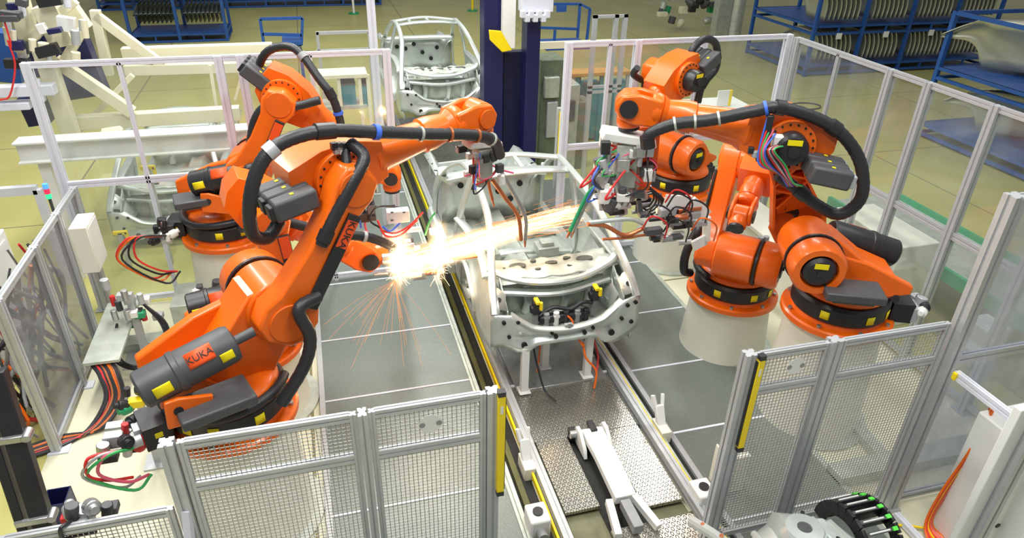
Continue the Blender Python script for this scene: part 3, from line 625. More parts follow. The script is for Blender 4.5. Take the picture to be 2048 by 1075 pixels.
    # rear window lower frame
    q = MB(); flat(q, [(-.80, .62, 1.52), (-.62, .52, 1.44), (-.3, .44, 1.38), (0, .42, 1.365), (.3, .44, 1.38), (.62, .52, 1.46), (.80, .62, 1.54)], .10, .05); q.build('window_frame', GALV, t, sharp=25)
    # parcel shelf with pressings
    q = MB(); rows = []
    for j in range(9):
        y = .50+j*.055; rows.append([(x, y+.08*(x*x)-.04, 1.40+.06*x*x+(.02 if (i % 4 == 0) else 0)+(.025 if j in (3, 4, 7) and i % 5 else 0)) for i, x in enumerate([k*.085-.765 for k in range(19)])])
    OPEN_ = mat('shadowed_opening', (0.10, 0.115, 0.10), .6, noise=.2)
    q.m(GALVD).sheet(rows); q.m(OPEN_)
    for x, y, r, s_ in ((-.42, .72, .055, 1.8), (.42, .72, .055, 1.8), (0, .74, .03, 2.4), (.2, .62, .014, 2.5), (-.2, .62, .014, 2.5), (.62, .66, .016, 1), (-.6, .66, .016, 1), (.22, .80, .02, 2.2), (-.2, .82, .02, 1.6)): hole(q, (x, y+.08*x*x, 1.428+.05*x*x), (0, 0, 1), r, sx=s_)
    ps = q.build('parcel_shelf', None, t, solid=.015)
    # boot: floor, seat back bulkhead, ribs
    q = MB(); rows = []
    for j in range(9):
        y = .12+j*.17; rows.append([(x, y, .86+(.04 if (i % 3 == 0) else 0)-(.08*math.exp(-(x*x)/.06)*math.exp(-((y-.7)/.35)**4))) for i, x in enumerate([k*.1-.6 for k in range(13)])])
    q.sheet(rows); q.build('boot_floor', GALVD, t, solid=.015)
    q = MB(); rows = []
    for j in range(8):
        z = .84+j*.058; rows.append([(x, .62+.06*(z-.86)-(.05 if (i % 4) in (1, 2) and 1 < j < 6 else 0), z) for i, x in enumerate([k*.08-.64 for k in range(17)])])
    q.sheet(rows); sb = q.build('seat_bulkhead', GALVD, t, solid=.015)
    for x in (-.35, .12, .42):
        q = MB(); flat(q, [(x, .57, .88), (x+.02, .53, 1.06), (x, .58, 1.24)], .10, .05, upv=(0, -1, 0)); q.build('stiffener', GALV, sb)
    q = MB(); flat(q, [(-.66, .52, 1.25), (0, .44, 1.20), (.66, .52, 1.26)], .12, .05); q.build('cross_member', GALV, t)
    # roof headers, cowl, firewall, floor
    q = MB(); q.sheet([[(-.64, 1.95, 2.05), (-.3, 1.93, 2.09), (0, 1.92, 2.10), (.3, 1.93, 2.09), (.64, 1.95, 2.05)], [(-.64, 2.10, 2.06), (-.3, 2.10, 2.10), (0, 2.10, 2.11), (.3, 2.10, 2.10), (.64, 2.10, 2.06)]])
    q.build('roof_bow', GALV, t, solid=.03)
    q = MB(); flat(q, [(-.67, 2.58, 2.03), (0, 2.68, 2.08), (.67, 2.58, 2.03)], .14, .04); q.build('windscreen_header', GALV, t)
    for x in (-.35, .05):
        q = MB(); q.bx((x-.03, 2.1, 2.05), (x+.03, 2.62, 2.08)); q.build('roof_strut', GALV, t, bevel=.006)
    q = MB(); flat(q, [(-.82, 3.45, 1.48), (-.4, 3.62, 1.46), (0, 3.66, 1.45), (.4, 3.62, 1.46), (.82, 3.45, 1.48)], .24, .07); q.build('cowl', GALV, t)
    q = MB().m(GALV); q.sheet([[(x, 3.70+.03*(i % 3), z) for i, x in enumerate([k*.2-.8 for k in range(9)])] for z in (.62, .9, 1.2, 1.44)]); q.m(DARK)
    for x, z in ((-.3, 1.2), (-.5, 1.25), (.1, 1.1), (.45, 1.2), (.3, .95), (-.1, 1.3)): hole(q, (x, 3.67, z), (0, 1, 0), .04)
    fw = q.build('firewall', None, t, solid=.02)
    q = MB(); q.sheet([[(x, y, .60+(.14 if abs(x) < .12 else 0)+(.02 if i % 2 else 0)) for i, x in enumerate([k*.11-.88 for k in range(17)])] for y in (1.45, 1.9, 2.4, 2.9, 3.4, 3.72)]); q.build('floor_pan', GALVD, t, solid=.02)
    for y in (1.75, 2.3, 2.95):
        q = MB(); flat(q, [(-.85, y, .68), (0, y, .76), (.85, y, .68)], .12, .07); q.build('seat_cross_member', GALV, t)
    for x in (-.45, .4):
        q = MB(); q.box((x, 2.1, .86), (.30, .26, .14)); q.box((x, 2.1, .96), (.18, .16, .06)); q.build('seat_mount', GALVD, t, bevel=.01)
    q = MB(); flat(q, [(-.75, 5.12, .98), (0, 5.2, .98), (.75, 5.12, .98)], .10, .16); q.build('front_cross_member', GALV, t)
    q = MB(); q.box((0, 4.45, .60), (.96, 1.3, .03)); q.build('engine_tray', GALVD, t)
    return t
car_main = car('bare steel car being welded in the middle of the cell, boot end nearest', (2.46, 6.12, 0))
c2 = copy_tree(car_main); c2.location = (2.42, 13.3, 0.55); tag(c2, 'bare steel car waiting farther back on the line, left of the dark blue mast', 'car')
c3 = copy_tree(car_main); p = pz(345, 462, .27); c3.location = (p.x, p.y, -.565); tag(c3, 'bare steel car body on the neighbouring line behind the left rear glass fence', 'car')

# robots' clamps and tooling in the open boot of the main body
def boot_clamp(x, y, z, label, flip=1):
    t = thing('gripping_clamp', label, 'clamp', (x, y, z))
    q = MB(); q.box((0, 0, .02), (.07, .09, .16)); q.cyl((-.06, 0, 0), (.06, 0, 0), .05, n=14); q.build('body', BLACK, t, bevel=.008)
    q = MB(); q.box((0, -.04, .13), (.05, .12, .035)); q.box((flip*.035, -.09, .09), (.035, .04, .10)); q.build('jaw', YELC, t, bevel=.005)
    q = MB(); q.beam((0, 0, -.06), (0, .02, -.28), .06, .06); q.build('post', GREY, t)
    return t
boot_clamp(2.13, 6.38, 1.12, 'black clamp with a yellow jaw in the left half of the open boot')
boot_clamp(2.86, 6.42, 1.18, 'black clamp with a yellow jaw in the right half of the open boot')
t = thing('fixture_manifold', 'black and grey clamping manifold with hoses inside the open boot', 'machine part', (2.47, 6.36, .98))
q = MB(); q.box((0, 0, 0), (.60, .10, .10)); q.build('bar', BLACK, t, bevel=.02)
for x, m_ in ((-.22, GREY), (-.10, WHITE), (.02, BLACK), (.16, GREY), (.27, BLACK)):
    q = MB(); q.cyl((x, -.03, -.08), (x, -.03, .09), .035, n=14); q.box((x, -.04, .04), (.07, .05, .03)); q.build('valve', m_, t, bevel=.004)
q = MB(); q.tube([(-.3, 0, .05), (-.12, .03, .12), (.08, 0, .09), (.22, 0, .16), (.36, .03, .12)], .025); q.build('black_hose', HOSE, t)
q = MB(); q.tube([(.02, -.05, .05), (.08, -.10, -.02), (.10, -.14, -.14), (.18, -.22, -.3)], .012); q.build('orange_cable', ORANGE, t)

# fixture table under the main body
fx = thing('body_fixture', 'fixture base with white legs carrying the car body on the conveyor', 'fixture', (2.46, 6.5, 0.06))
q = MB(); q.bx((-.58, -.32, .0), (.56, 4.2, .06)); q.build('base_plate', GREYD if False else STEEL, fx, bevel=.005)
for x, y, h in ((-.50, -.34, .70), (-.12, .05, .72), (.33, -.24, .66), (.50, .15, .60), (-.5, 2.6, .52), (.5, 2.6, .52), (-.5, 1.2, .52), (.5, 1.2, .52)):
    q = MB(); q.bx((x-.045, y-.03, .06), (x+.045, y+.05, h)); q.bx((x-.07, y-.07, .06), (x+.07, y+.09, .075)); q.build('leg', WHITE, fx, bevel=.006)
q = MB(); q.tube([(-.38, -.22, .66), (-.34, -.3, .4), (-.28, -.45, .12), (-.2, -.62, .08)], .012); q.build('black_cable', HOSE, fx)
q = MB(); q.tube([(.22, -.30, .62), (.24, -.38, .45), (.36, -.44, .28), (.33, -.50, .07)], .013); q.build('orange_cable', ORANGE, fx)
q = MB(); q.tube([(-.2, 0, .62), (-.25, -.1, .4), (-.3, -.2, .2)], .010); q.build('orange_cable', ORANGE, fx)
q = MB(); q.tube([(.44, -.1, .5), (.5, -.15, .25), (.44, -.28, .1)], .012); q.build('red_cable', RED, fx)

# front end of the next body at the bottom right
t = thing('front_car_section', 'cut off front end of a second bare body with strut tower, at the bottom edge', 'car', (3.40, 2.95, 0))
q = MB(); rows = []
prof = [(-.34, .50), (-.30, .66), (-.16, .70), (-.12, .84), (.14, .86), (.18, .80), (.30, .78), (.42, .74), (.46, .50)]
for y, dz, k_ in ((.46, -.26, .35), (.40, -.08, .7), (.30, 0, .9), (.12, .02, 1), (-.2, .02, 1.08), (-.7, .02, 1.2)):
    rows.append([(x*k_+.02, y-.25*max(0, x), z+dz-.03*math.sin(x*14)) for x, z in prof])
q.sheet(rows); wpn = q.build('wing_panel', GALV, t, solid=.02)
q = MB(); q.lathe((.02, .12, .84), (.0, .05, 1), [(0, .19), (.04, .165), (.06, .15), (.065, .15), (.07, .06), (.05, .055)], n=28); tw = q.build('strut_tower', GALV, t)
q = MB(); q.cyl((.02, .12, .89), (.02, .12, .905), .055, n=20); q.build('bore', GREYD, tw)
for x, y0_, y1_, z in ((-.27, .34, -.6, .72), (.34, .2, -.6, .84), (.20, .25, -.6, .86)):
    q = MB(); flat(q, [(x, y0_, z-.04), (x+.02, (y0_+y1_)/2, z+.02), (x+.05, y1_, z+.03)], .05, .035); q.build('stiffener', GALV, wpn)
for x, y in ((-.22, .1), (-.2, -.15), (.26, .0), (.4, -.1), (-.08, .3), (.14, .3)):
    q = MB(); hole(q, (x, y, .85 if x > 0 else .735), (0, 0, 1), .018); q.build('hole', DARK, wpn)
q = MB(); q.cyl((-.18, -.05, .76), (-.14, -.3, .86), .03, n=14); q.build('damper', WHITE, t)
q = MB(); flat(q, [(-.62, .72, .50), (-.52, .35, .62), (-.44, -.2, .74)], .09, .06); q.build('chassis_leg', GALV, t)
for x, y, z in ((-.585, .6, .565), (-.53, .4, .64), (-.49, .15, .70)):
    q = MB(); q.cyl((x, y, z), (x, y, z+.012), .018, n=12); q.build('plug', COPPER, t)
q = MB(); q.box((-.66, .34, .38), (.14, .12, .14)); q.box((-.50, .34, .2), (.08, .08, .36)); q.build('fixture_block', BLACK, t, bevel=.01)
q = MB(); q.bx((-.2, -.1, 0), (.2, .1, .5)); q.build('stand', GREY, t, bevel=.01)

# black cable chain, bottom right
p0 = [pz(u, v, z) for u, v, z in ((1655, 1075, .35), (1650, 1030, .55), (1680, 992, .6), (1715, 1010, .45), (1730, 1075, .2))]
ct = thing('cable_chain', 'black energy chain with green clips curling beside the strut tower, bottom right', 'cable chain', (4.12, 3.12, .1))
for k in range(13):
    an = R(200-k*16); y = .30*math.cos(an); z = .40+.30*math.sin(an)
    rot = Matrix.Rotation(-(R(90)-an), 3, 'X') if False else Matrix.Rotation(an-R(90), 3, 'X')
    q = MB(); q.box((-.19, y, z), (.03, .085, .13), rot); q.box((.13, y, z), (.03, .085, .13), rot); q.box((-.03, y, z+.0), (.30, .018, .10), rot); lk = q.build('link', BLACK, ct, bevel=.004)
    n_ = rot @ V((0, 0, 1))
    q = MB(); q.box(V((-.03, y, z))+n_*.055, (.30, .03, .012), rot); q.build('crossbar', GREYD, lk)
    q = MB(); q.box(V((.10, y, z))+n_*.066, (.045, .034, .012), rot); q.build('clip', GREENP, lk)
    q = MB(); q.tube([V((x, y, z))+n_*.064 for x in (-.15, -.05, .05)], .008, n=6, smooth=0); q.build('cable', WHITE, lk)

# ---------------------------------------------------------------- welding guns
def gun(name_label, loc, rz, scale=1.0, big=False, seed=1, arms=True):
    rnd = random.Random(seed); t = thing('welding_gun', name_label, 'welding gun', loc, rz)
    S = scale
    q = MB(); q.prism([(-.22*S, 0), (.22*S, -.06*S), (.24*S, -.14*S), (-.24*S, -.08*S)], 'y', -.11*S, .11*S); q.build('mounting_bracket', WHITE, t, bevel=.015)
    q = MB(); q.box((0, 0, -.32*S), (.20*S, .18*S, .40*S)); q.build('transformer', GALVD, t, bevel=.015)
    for k in range(44 if big else 16):
        x, y, z = rnd.uniform(-.24, .22)*S, rnd.choice((-1, 1))*rnd.uniform(.09, .17)*S, rnd.uniform(-.62 if big else -.5, -.12)*S
        m_ = rnd.choice((WHITE, STEEL, ALU, BLACK, GREYD, STEEL, WHITE))
        q = MB()
        if rnd.random() < .5: q.cyl((x, y, z), (x+rnd.uniform(-.06, .06), y, z-.12*S), rnd.uniform(.02, .05)*S, n=12)
        else: q.box((x, y, z), (rnd.uniform(.05, .12)*S, .07*S, rnd.uniform(.05, .13)*S))
        q.build('gun_fitting', m_, t, bevel=.004)
    q = MB(); q.cyl((-.02, 0, -.18*S), (-.02, 0, -.62*S), .055*S, n=16); q.cyl((.10*S, .0, -.2*S), (.10*S, .0, -.55*S), .04*S, n=14); q.build('actuator', STEEL, t)
    cols = (RED, PINK, BLUEC, GREENC, RED, BLACK, PINK, ORANGE)
    for k in range(15 if big else 7):
        a0 = V((rnd.uniform(-.2, .2), rnd.uniform(-.14, .14), rnd.uniform(-.3, -.1)))*S; a1 = V((rnd.uniform(-.28, .28), rnd.uniform(-.14, .14), rnd.uniform(-.7, -.35)))*S
        m0 = (a0+a1)/2+V((rnd.choice((-1, 1))*rnd.uniform(.15, .3), rnd.uniform(-.25, .0), rnd.uniform(-.25, .05)))*S
        q = MB(); q.tube([a0, a0.lerp(m0, .6)+V((0, 0, .03)), m0, m0.lerp(a1, .6)+V((0, 0, -.04)), a1], rnd.choice((.007, .010))*S, n=8, smooth=5); q.build('cable', cols[k % 8], t)
    return t
def garm(t, pts, r, mt, name='electrode_arm', tip=True):
    inv = t.matrix_basis.inverted() if False else (Matrix.Translation(t.location) @ Matrix.Rotation(t.rotation_euler.z, 4, 'Z')).inverted()
    P = [inv @ V(p) for p in pts]
    q = MB(); q.tube(P, r, n=10, smooth=5); a = q.build(name, mt, t)
    if tip: q = MB(); q.cyl(P[-1], P[-1]+(P[-1]-P[-2]).normalized()*.08, r*.8, r*.4, n=10); q.build('electrode_tip', COPPER, a)
    return a
# gun hanging from the near left robot
g1 = gun('silver welding gun under the near left wrist, its long arms reaching down into the car', L1.tool, R(20), .80, seed=3)
x_ = L1.tool.x; yg = L1.tool.y
garm(g1, [py(995, 330, yg), py(1018, 370, yg), py(1050, 432, yg), py(1050, 480, yg)], .020, STEEL)
garm(g1, [py(975, 330, yg+.1), py(978, 370, yg+.1), py(985, 400, yg+.1)], .016, COPPER)
garm(g1, [py(985, 360, yg), py(1010, 395, yg), py(1036, 432, yg), py(1042, 480, yg)], .022, COPPER, tip=False)
q = MB(); q.tube([g1.matrix_basis.inverted() @ V(p) for p in ()] or [(.10, 0, -.3), (.2, -.05, -.36), (.34, -.05, -.42)], .01, n=8); q.build('cable', PINK, g1)
# big gun on the near right robot
g2 = gun('big silver welding gun with red and blue cables hanging from the near right wrist', R1.tool, R(-15), 1.15, big=True, seed=11)
yg = R1.tool.y+.1
garm(g2, [py(1205, 360, yg), py(1178, 385, yg), py(1155, 430, yg), py(1140, 462, yg)], .022, GREENR)
garm(g2, [py(1215, 350, yg), py(1190, 378, yg), py(1165, 425, yg), py(1148, 462, yg)], .014, STEEL)
q = MB(); q.prism([(.10, -.02), (.34, -.02), (.36, -.45), (.30, -.70), (.0, -.75), (-.02, -.62), (.18, -.58)], 'y', .10, .16); br = q.build('gun_frame', ORANGE, g2, bevel=.02)
q = MB(); q.cyl((.26, .08, -.46), (.26, .18, -.46), .09, n=24); q.build('bearing_cap', BLACK, br)
# gun of the right middle robot: horizontal, white hexagonal frame
q0 = px(1410, 440, 4.15)
g3 = thing('welding_gun', 'horizontal welding gun with a white frame reaching from the middle right robot into the body', 'welding gun', R2.tool, 0)
def G3(u, v, dy=0): return py(u, v, R2.tool.y+dy) - R2.tool
q = MB()
for a0, a1 in (((1412, 478), (1414, 430)), ((1414, 430), (1382, 402)), ((1382, 402), (1330, 400)), ((1412, 478), (1385, 492))): q.beam(G3(*a0), G3(*a1), .035, .12, up=(0, 0, 1))
q.build('frame', WHITE, g3, bevel=.004)
rnd = random.Random(5)
for k in range(26):
    u, v = rnd.uniform(1275, 1400), rnd.uniform(408, 490); c = G3(u, v, rnd.uniform(-.12, .12)); q = MB()
    if k % 2: q.box(c, (rnd.uniform(.06, .18), .08, rnd.uniform(.03, .08)))
    else: q.cyl(c-V((.08, 0, 0)), c+V((.08, 0, 0)), rnd.uniform(.02, .04), n=12)
    q.build('gun_fitting', rnd.choice((BLACK, STEEL, ALU, GREYD, COPPER, WHITE, GREYD)), g3, bevel=.004)
for (pts, r_, m_) in ((((1290, 455), (1250, 470), (1212, 452), (1175, 448)), .022, COPPER), (((1290, 448), (1262, 438), (1225, 440), (1180, 445)), .024, GALV), (((1310, 470), (1285, 470), (1255, 475), (1205, 478)), .014, COPPER)):
    q = MB(); q.tube([G3(*z_) for z_ in pts], r_, n=10, smooth=5); q.build('electrode_arm', m_, g3)
for k in range(8):
    u, v = rnd.uniform(1270, 1390), rnd.uniform(400, 470)
    q = MB(); q.tube([G3(u, v, -.1), G3(u+20, v-25, -.2), G3(u+50, v-10, -.2), G3(u+45, v+20, -.1)], .009, n=8, smooth=5); q.build('cable', (BLACK, RED, BLACK, ORANGE, HOSE)[k % 5], g3)
# gun of the rear right robot
g4 = thing('welding_gun', 'grey and black welding gun in front of the rear right pedestal', 'welding gun', py(1262, 395, 7.6))
rnd = random.Random(9)
def G4(u, v, dy=0): return py(u, v, 7.6+dy) - g4.location
for k in range(20):
    u, v = rnd.uniform(1215, 1300), rnd.uniform(372, 432); c = G4(u, v, rnd.uniform(-.12, .12)); q = MB()
    if k % 2: q.box(c, (rnd.uniform(.06, .22), .10, rnd.uniform(.04, .14)))
    else: q.cyl(c-V((.10, 0, 0)), c+V((.10, 0, 0)), rnd.uniform(.025, .05), n=12)
    q.build('gun_fitting', rnd.choice((BLACK, STEEL, WHITE, GREYD, ALU, ALU)), g4, bevel=.004)
q = MB(); q.beam(G4(1218, 380), G4(1300, 372), .10, .06); q.beam(G4(1240, 372), G4(1245, 428), .12, .10); q.build('frame', ALUW, g4, bevel=.01)
for k in range(6):
    u, v = 1290+k*5, 385+k*4
    q = MB(); q.tube([G4(u-40, v-10, -.1), G4(u, v-18, -.2), G4(u+18, v+10, -.2), G4(u, v+30, -.1), G4(u-20, v+18, -.1)], .012, n=8, smooth=5); q.build('cable', BLACK, g4)
# gun of the left middle robot in the sparks
g5 = thing('welding_gun', 'white and orange welding gun glowing in the sparks left of the car body', 'welding gun', py(800, 480, 7.0))
rnd = random.Random(21)
def G5(u, v, dy=0): return py(u, v, 7.0+dy) - g5.location
q = MB(); q.bx(G5(776, 448, -.06), G5(816, 412, .06)+V((0, 0, 0))); q.build('control_box', WHITE, g5, bevel=.008)
q = MB()
for u, v in ((784, 424), (808, 424), (784, 440), (803, 472)): q.box(G5(u, v, -.065), (.03, .006, .012))
q.build('latch', GREYD, g5)
for k in range(26):
    u, v = rnd.uniform(760, 870), rnd.uniform(455, 555); c = G5(u, v, rnd.uniform(-.1, .12)); q = MB()
    if k % 2: q.box(c, (rnd.uniform(.05, .16), .08, rnd.uniform(.03, .09)))
    else: q.cyl(c-V((.08, 0, 0)), c+V((.08, 0, 0)), rnd.uniform(.02, .04), n=12)
    q.build('gun_fitting', rnd.choice((WHITE, STEEL, WHITE, COPPER, ALU, GREYD)), g5, bevel=.004)
for pts, m_ in (([(762, 460), (790, 466), (820, 450), (846, 424)], RED), ([(765, 452), (780, 462), (800, 446)], BLUEC), ([(755, 440), (770, 470), (800, 470), (835, 440)], RED), ([(850, 470), (860, 440), (870, 425)], GREENC), ([(760, 455), (740, 440), (752, 415), (790, 410)], BLACK)):
    q = MB(); q.tube([G5(u, v, -.12) for u, v in pts], .011, n=8, smooth=5); q.build('cable', m_, g5)
for pts, r_, m_ in (([(830, 500), (870, 512), (920, 516), (955, 512)], .018, COPPER), ([(820, 535), (860, 528), (900, 525)], .02, STEEL)):
    q = MB(); q.tube([G5(u, v) for u, v in pts], r_, n=10, smooth=4); q.build('electrode_arm', m_, g5)
# gun hanging from the rear left robot (above the sparks)
g6 = thing('welding_gun', 'small black welding gun hanging beside the rear left robot wrist', 'welding gun', py(735, 400, 7.6))
def G6(u, v, dy=0): return py(u, v, 7.6+dy) - g6.location
for k in range(12):
    u, v = rnd.uniform(722, 745), rnd.uniform(370, 440); q = MB(); q.box(G6(u, v, rnd.uniform(-.1, .1)), (.09, .1, rnd.uniform(.05, .16))); q.build('gun_fitting', (BLACK, GREYD, BLACK)[k % 3], g6, bevel=.005)
q = MB(); q.tube([G6(722, 380), G6(718, 420), G6(722, 455)], .012, n=8); q.build('cable', BLUEC, g6)
q = MB(); q.tube([G6(735, 420), G6(730, 450), G6(738, 470)], .012, n=8); q.build('cable', PINK, g6)
q = MB(); q.tube([G6(745, 412), G6(775, 412), G6(800, 415)], .012, n=8); q.build('arm', BLACK, g6)

# ---------------------------------------------------------------- sparks: incandescent flying metal
def spark_mat(name, c, e):
    m = bpy.data.materials.new(name); m.use_nodes = True; nt = m.node_tree; nt.nodes.clear()
    o = nt.nodes.new('ShaderNodeOutputMaterial'); em = nt.nodes.new('ShaderNodeEmission'); em.inputs[0].default_value = (*c, 1); em.inputs[1].default_value = e
    nt.links.new(em.outputs[0], o.inputs[0]); return m
SP_W = spark_mat('white_hot_metal', (1, .74, .42), 3.2); SP_O = spark_mat('orange_hot_metal', (1, .36, .10), 1.3)
rs = random.Random(4)
def spark_jet(a, b_, n, spread, label, droop=.05, r=.0022, mt=SP_W):
    q = MB(); a, b_ = V(a), V(b_)
    for i in range(n):
        s = rs.random()**.8; e = min(1, s+rs.uniform(.05, .22)); off = V((rs.gauss(0, 1), rs.gauss(0, 1), rs.gauss(0, 1)))*spread
        P = []
        for t_ in (s, (s+e)/2, e): P.append(a.lerp(b_, t_)+off*(.25+t_*.75 if True else 1)+V((0, 0, -droop*t_*t_)))
        q.tube(P, r*rs.uniform(.6, 1.5), n=4, smooth=0)
    return q
yS = 6.9
A0, A1 = py(800, 515, yS), py(1150, 420, yS+.2)
q = spark_jet(A0, A1, 420, .05, '')
q2 = spark_jet(A1, A0, 10, .03, '')
q2.bm.free()
tag(q.build('spark_jet', SP_W), 'white hot spark jet shooting across the inside of the car body', 'sparks', kind='stuff')
q = spark_jet(A0, A1, 500, .085, '', r=.0018); tag(q.build('spark_haze', SP_O), 'orange sparks flying loosely around the white hot jet', 'sparks', kind='stuff')
q = MB()
for i in range(160):
    an = rs.uniform(0, 2*math.pi); l = rs.uniform(.04, .16); o = py(rs.choice((795, 800, 872, 880)), rs.uniform(480, 560), 6.85)
    d = V((math.cos(an), rs.uniform(-.6, .3), math.sin(an)-.3)).normalized(); q.tube([o+d*.02, o+d*l*.6, o+d*l+V((0, 0, -.03))], .002, n=4, smooth=0)
tag(q.build('spark_burst', SP_W), 'white spark burst at the gun tips left of the car body', 'sparks', kind='stuff')
q = MB()
for i in range(26):
    o = py(790, 560, 6.7); d = V((rs.uniform(-1.1, .25), rs.uniform(-.8, .1), rs.uniform(-1.0, -.15))).normalized(); l = rs.uniform(.4, 1.0)
    q.tube([o, o+d*l*.5, o+d*l+V((0, 0, -.12*l))], .0013, n=4, smooth=2)
tag(q.build('falling_sparks', SP_O), 'thin orange sparks raining onto the left steel deck', 'sparks', kind='stuff')
def glow(name, label, a, b_, r0, r1, strength, col):  # emissive cone added for the haze of light around the sparks
    a, b_ = V(a), V(b_); L = (b_-a).length; m = bpy.data.materials.new(name); m.use_nodes = True; nt = m.node_tree; nt.nodes.clear(); K = nt.links.new
    def nd(t_, **k):
        n = nt.nodes.new(t_)
        for a_, v_ in k.items(): setattr(n, a_, v_)
        return n
    def mth(op, x, y=None):
        n = nd('ShaderNodeMath', operation=op); n.use_clamp = False
        for i, v_ in enumerate((x, y)):
            if v_ is None: continue
            if isinstance(v_, (int, float)): n.inputs[i].default_value = v_
            else: K(v_, n.inputs[i])
        return n.outputs[0]
    tc = nd('ShaderNodeTexCoord'); sp = nd('ShaderNodeSeparateXYZ'); K(tc.outputs['Object'], sp.inputs[0])
    X = mth('DIVIDE', sp.outputs[0], L); rr = mth('SQRT', mth('ADD', mth('POWER', sp.outputs[1], 2), mth('POWER', sp.outputs[2], 2)))
    Rx = mth('ADD', mth('MULTIPLY', X, r1-r0), r0); q_ = mth('MAXIMUM', mth('SUBTRACT', 1, mth('DIVIDE', rr, Rx)), 0)
    nz = nd('ShaderNodeTexNoise'); nz.inputs['Scale'].default_value = 3; mp = nd('ShaderNodeMapping'); mp.inputs['Scale'].default_value = (.5, 9, 9); K(tc.outputs['Object'], mp.inputs[0]); K(mp.outputs[0], nz.inputs['Vector'])
    endf = mth('MULTIPLY', mth('MINIMUM', mth('MULTIPLY', X, 5), 1), mth('MINIMUM', mth('MULTIPLY', mth('SUBTRACT', 1, X), 2.2), 1))
    s_ = mth('MULTIPLY', mth('MULTIPLY', mth('POWER', q_, 1.6), mth('MAXIMUM', endf, 0)), mth('MULTIPLY', mth('POWER', nz.outputs['Fac'], 2), strength*3))
    em = nd('ShaderNodeEmission'); em.inputs[0].default_value = (*col, 1); K(s_, em.inputs[1]); o = nd('ShaderNodeOutputMaterial'); K(em.outputs[0], o.inputs['Volume'])
    q = MB(); q.lathe((0, 0, 0), (1, 0, 0), [(0, r0), (L, r1)], n=24); ob = q.build(name, m); ob.location = a
    ob.rotation_euler = (b_-a).to_track_quat('X', 'Z').to_euler(); tag(ob, label, 'sparks', kind='stuff'); return ob
glow('jet_glow', 'added glow of the spark jet streaming through the car from the left gun', py(770, 540, 6.88), py(1190, 410, 7.05), .24, .09, 46, (1, .62, .30))
glow('gun_flash', 'bright flash at the left gun tip beside the car', py(798, 455, 6.9), py(798, 590, 6.85), .17, .10, 26, (1, .66, .34))
glow('gun_flash', 'bright flash where the gun touches the side of the car', py(876, 440, 6.85), py(878, 570, 6.8), .15, .09, 30, (1, .68, .36))
for p_, e_ in ((py(800, 520, 6.8), 9), (py(960, 470, 6.95), 16), (py(1080, 440, 7.0), 14), (py(875, 500, 6.8), 10)):
    l = bpy.data.lights.new('spark_glow', 'POINT'); l.energy = e_*1.6; l.color = (1, .62, .32); l.shadow_soft_size = .08
    o = bpy.data.objects.new('spark_glow', l); COL.objects.link(o); o.location = p_

# ---------------------------------------------------------------- fences
HT, HM = 3.42, 1.88
def wall_fence(name, label, p0, p1, stops, cat='fence', wide=None, thin=(), zt=HT, zm=HM, glass=GLASS, am=ALUW, lower=True, lowglass=GLASS, pw=.10):
    """posts and panes between p0 and p1 (x,y); stops = distances of wide posts"""
    p0, p1 = V((*p0, 0)), V((*p1, 0)); d = (p1-p0).normalized(); t = thing(name, label, cat, p0)
    for s in stops:
        q = MB(); q.profile(d*s, d*s+V((0, 0, zt)), pw, pw, up=d); q.build('post', am, t)
        q = MB(); q.box(d*s+V((0, 0, .01)), (.18, .18, .02)); q.build('foot_plate', ALU, t)
    for s in thin:
        q = MB(); q.profile(d*s+V((0, 0, .02)), d*s+V((0, 0, zt-.03)), pw*.5, pw*.5, up=d); q.build('mullion', am, t)
    L = (p1-p0).length
    for a_, b_ in zip(stops, stops[1:]):
        for z in (zt-.03, zm, .12):
            q = MB(); q.profile(d*(a_+pw/2)+V((0, 0, z)), d*(b_-pw/2)+V((0, 0, z)), .05, .07 if z != zm else .09); q.build('rail', am, t)
        for z0, z1, g in ((zm+.05, zt-.07, glass), (.17, zm-.05, lowglass)):
            if g is None: continue
            q = MB(); c = d*((a_+b_)/2)+V((0, 0, (z0+z1)/2)); q.box(c, ((b_-a_-pw), .008, z1-z0), Matrix.Rotation(math.atan2(d.y, d.x), 3, 'Z')); q.build('pane', g, t)
    return t
wall_fence('glass_fence', 'white framed clear panel fence across the rear left of the cell', (-3.25, 9.42), (.93, 9.42), (0, 2.10, 2.36, 4.17), thin=(.98, 3.2))
wall_fence('glass_fence', 'white framed clear panel fence across the rear right, behind the rear right robot', (3.46, 9.42), (7.0, 9.42), (0, 1.05, 2.1, 3.54), thin=(.62,))
rf = wall_fence('glass_fence', 'long aluminium panel fence running along the right side past the blue racks', (7.0, 9.30), (7.0, 3.7), (0.12, 2.05, 2.68, 3.62, 4.6, 5.6), thin=(1.05,), am=ALU)
